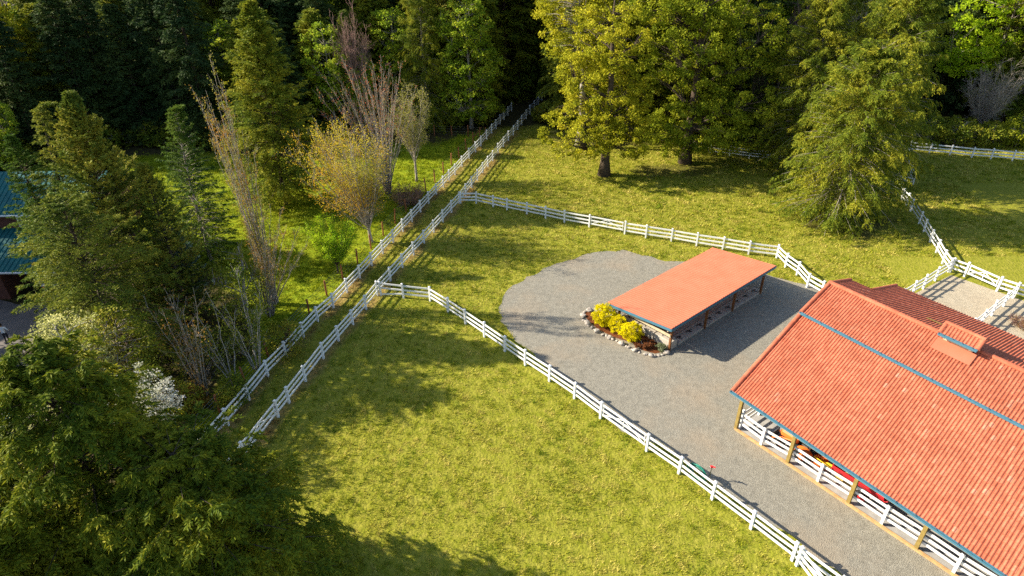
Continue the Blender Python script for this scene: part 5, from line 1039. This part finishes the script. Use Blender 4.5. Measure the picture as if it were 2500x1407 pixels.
# ================================================================ GRASS
def make_grass():
    rg = np.random.RandomState(42)
    def scatter(x0, x1, y0, y1, dens):
        n = int((x1-x0)*(y1-y0)*dens); return np.stack([rg.uniform(x0, x1, n), rg.uniform(y0, y1, n)], 1)
    Pn = np.concatenate([scatter(-26, 22, 13, 34, 46), scatter(-36, 34, 34, 52, 34), scatter(-48, 52, 52, 70, 24), scatter(-58, 68, 70, 94, 15)])
    x, y = Pn.T
    c = (RM @ np.stack([x, y, np.full(len(x), -HC)])); u, v = 1250+FPX*c[0]/c[2], 703.5+FPX*c[1]/c[2]
    lu, st, fl = zones(x, y); dens = .45*fnoise(x, y, 1.3, 2)+.75*(vnoise(x, y, .42, 21)-.18)
    # mowing rows: parallel to the lane at the left, to the drive fence at the right
    a = R(76); rowA = np.sin((x*math.sin(a)-y*math.cos(a))*2*math.pi/.62+2.2*(fnoise(x, y, 4, 7)-.5)); wl = sstep(11, 3, np.abs(x-np.interp(y, [p[1] for p in B_PTS], [p[0] for p in B_PTS])-4))*sstep(60, 40, y)
    rowD = np.sin((x*math.sin(R(-51))-y*math.cos(R(-51)))*2*math.pi/1.2+5*(fnoise(x, y, 5, 8)-.5)); row = rowA*wl+rowD*.35*(1-wl)
    keep = (u > -120) & (u < 2620) & (v > 150) & (v < 1500) & ~inpoly(x, y, GW) & ~inpoly(x, y, PEN) & ~inpoly(x, y, YARD) & ~inpoly(x, y, [tuple(p) for p in BED])
    bl_ = (np.stack([x, y, 0*x], 1)-E0); bu, bv = bl_ @ BU, bl_ @ BV; keep &= ~((bu > -.2) & (bv > .6) & (bv < VB2))
    keep &= rg.rand(len(x)) < np.clip(.05+1.5*dens+.6*row*(1-lu), .08, 1)*(1-.92*fl)*(1-.7*st*(dens < .58))
    Pn, dens, row, lu, st = Pn[keep], dens[keep], row[keep], lu[keep], st[keep]; x, y = Pn.T; K = len(x); far = sstep(25, 85, y)
    nb = 5; k = np.repeat(np.arange(K), nb); n = len(k); h = (.05+.17*np.clip(dens, 0, 1)+.05*far)*(1+.35*lu)*(1+.45*row*(1-lu)); h = np.clip(h, .04, .3)
    sp = .09+.08*far; base = np.stack([x[k]+rg.normal(0, 1, n)*sp[k], y[k]+rg.normal(0, 1, n)*sp[k], np.zeros(n)-.01], 1)
    az = rg.rand(n)*6.283; ln = rg.uniform(.25, 1.1, n)*h[k]; tip = base+np.stack([np.cos(az)*ln, np.sin(az)*ln, h[k]*rg.uniform(.5, 1.2, n)], 1)
    wd = (.016+.026*far)[k]*rg.uniform(.7, 1.5, n); sd = np.stack([-np.sin(az), np.cos(az), 0*az], 1)*wd[:, None]
    V = np.stack([base-sd, base+sd, tip], 1).reshape(-1, 3)
    # colour: green to dried straw, varying tuft by tuft
    gb = np.clip(.9*sstep(9, 1, np.abs(x-np.interp(y, [p[1] for p in B_PTS], [p[0] for p in B_PTS])-3))*sstep(55, 42, y)+1.6*(fnoise(x, y, 11, 15)-.42)+.5*sstep(2.5, .5, dseg(x, y, [tuple(q_) for q_ in d_pts])), 0, 1)
    d = np.clip(.56-.34*gb+.35*(fnoise(x, y, 2.6, 9)-.5)+.95*(vnoise(x, y, .42, 11)-.5)+.36*row+rg.normal(0, .2, K), 0, 1)
    # broad real differences: dried clippings on the open pasture, greener towards the fences and trees
    g1, g2_, g3 = np.array([.12, .19, .007]), np.array([.32, .325, .018]), np.array([.58, .49, .12])
    c0 = np.where(d[:, None] < .5, g1+(g2_-g1)*(d*2)[:, None], g2_+(g3-g2_)*((d-.5)*2)[:, None])
    cl = np.array([.17, .24, .006])+(np.array([.38, .40, .014])-np.array([.17, .24, .006]))*d[:, None]
    cst = np.array([.36, .25, .08])*(.6+.6*d[:, None])
    c0 = c0*(1-lu[:, None])+cl*lu[:, None]; c0 = c0*(1-st[:, None])+cst*st[:, None]
    cc = np.clip(c0[k]*rg.uniform(.75, 1.25, (n, 1)), 0, 1); cc = np.repeat(cc, 3, 0)
    m_ = bpy.data.materials.new('grass_blades'); m_.use_nodes = True; nd = m_.node_tree.nodes; lk = m_.node_tree.links; p = nd['Principled BSDF']
    a_ = nd.new('ShaderNodeAttribute'); a_.attribute_name = 'tint'; lk.new(a_.outputs['Color'], p.inputs['Base Color']); p.inputs['Roughness'].default_value = .7; p.inputs['Specular IOR Level'].default_value = .15
    tr = nd.new('ShaderNodeBsdfTranslucent'); mx = nd.new('ShaderNodeMixShader'); mx.inputs[0].default_value = .35; lk.new(a_.outputs['Color'], tr.inputs[0]); lk.new(p.outputs[0], mx.inputs[1]); lk.new(tr.outputs[0], mx.inputs[2]); lk.new(mx.outputs[0], nd['Material Output'].inputs[0])
    o = link('grass', npmesh('grass', V, np.arange(n*3).reshape(n, 3), m_, False, cc)); tag(o, 'short mown grass with dried clippings over the pastures and lawn', 'grass', kind='stuff'); print('grass blades', n)
make_grass()
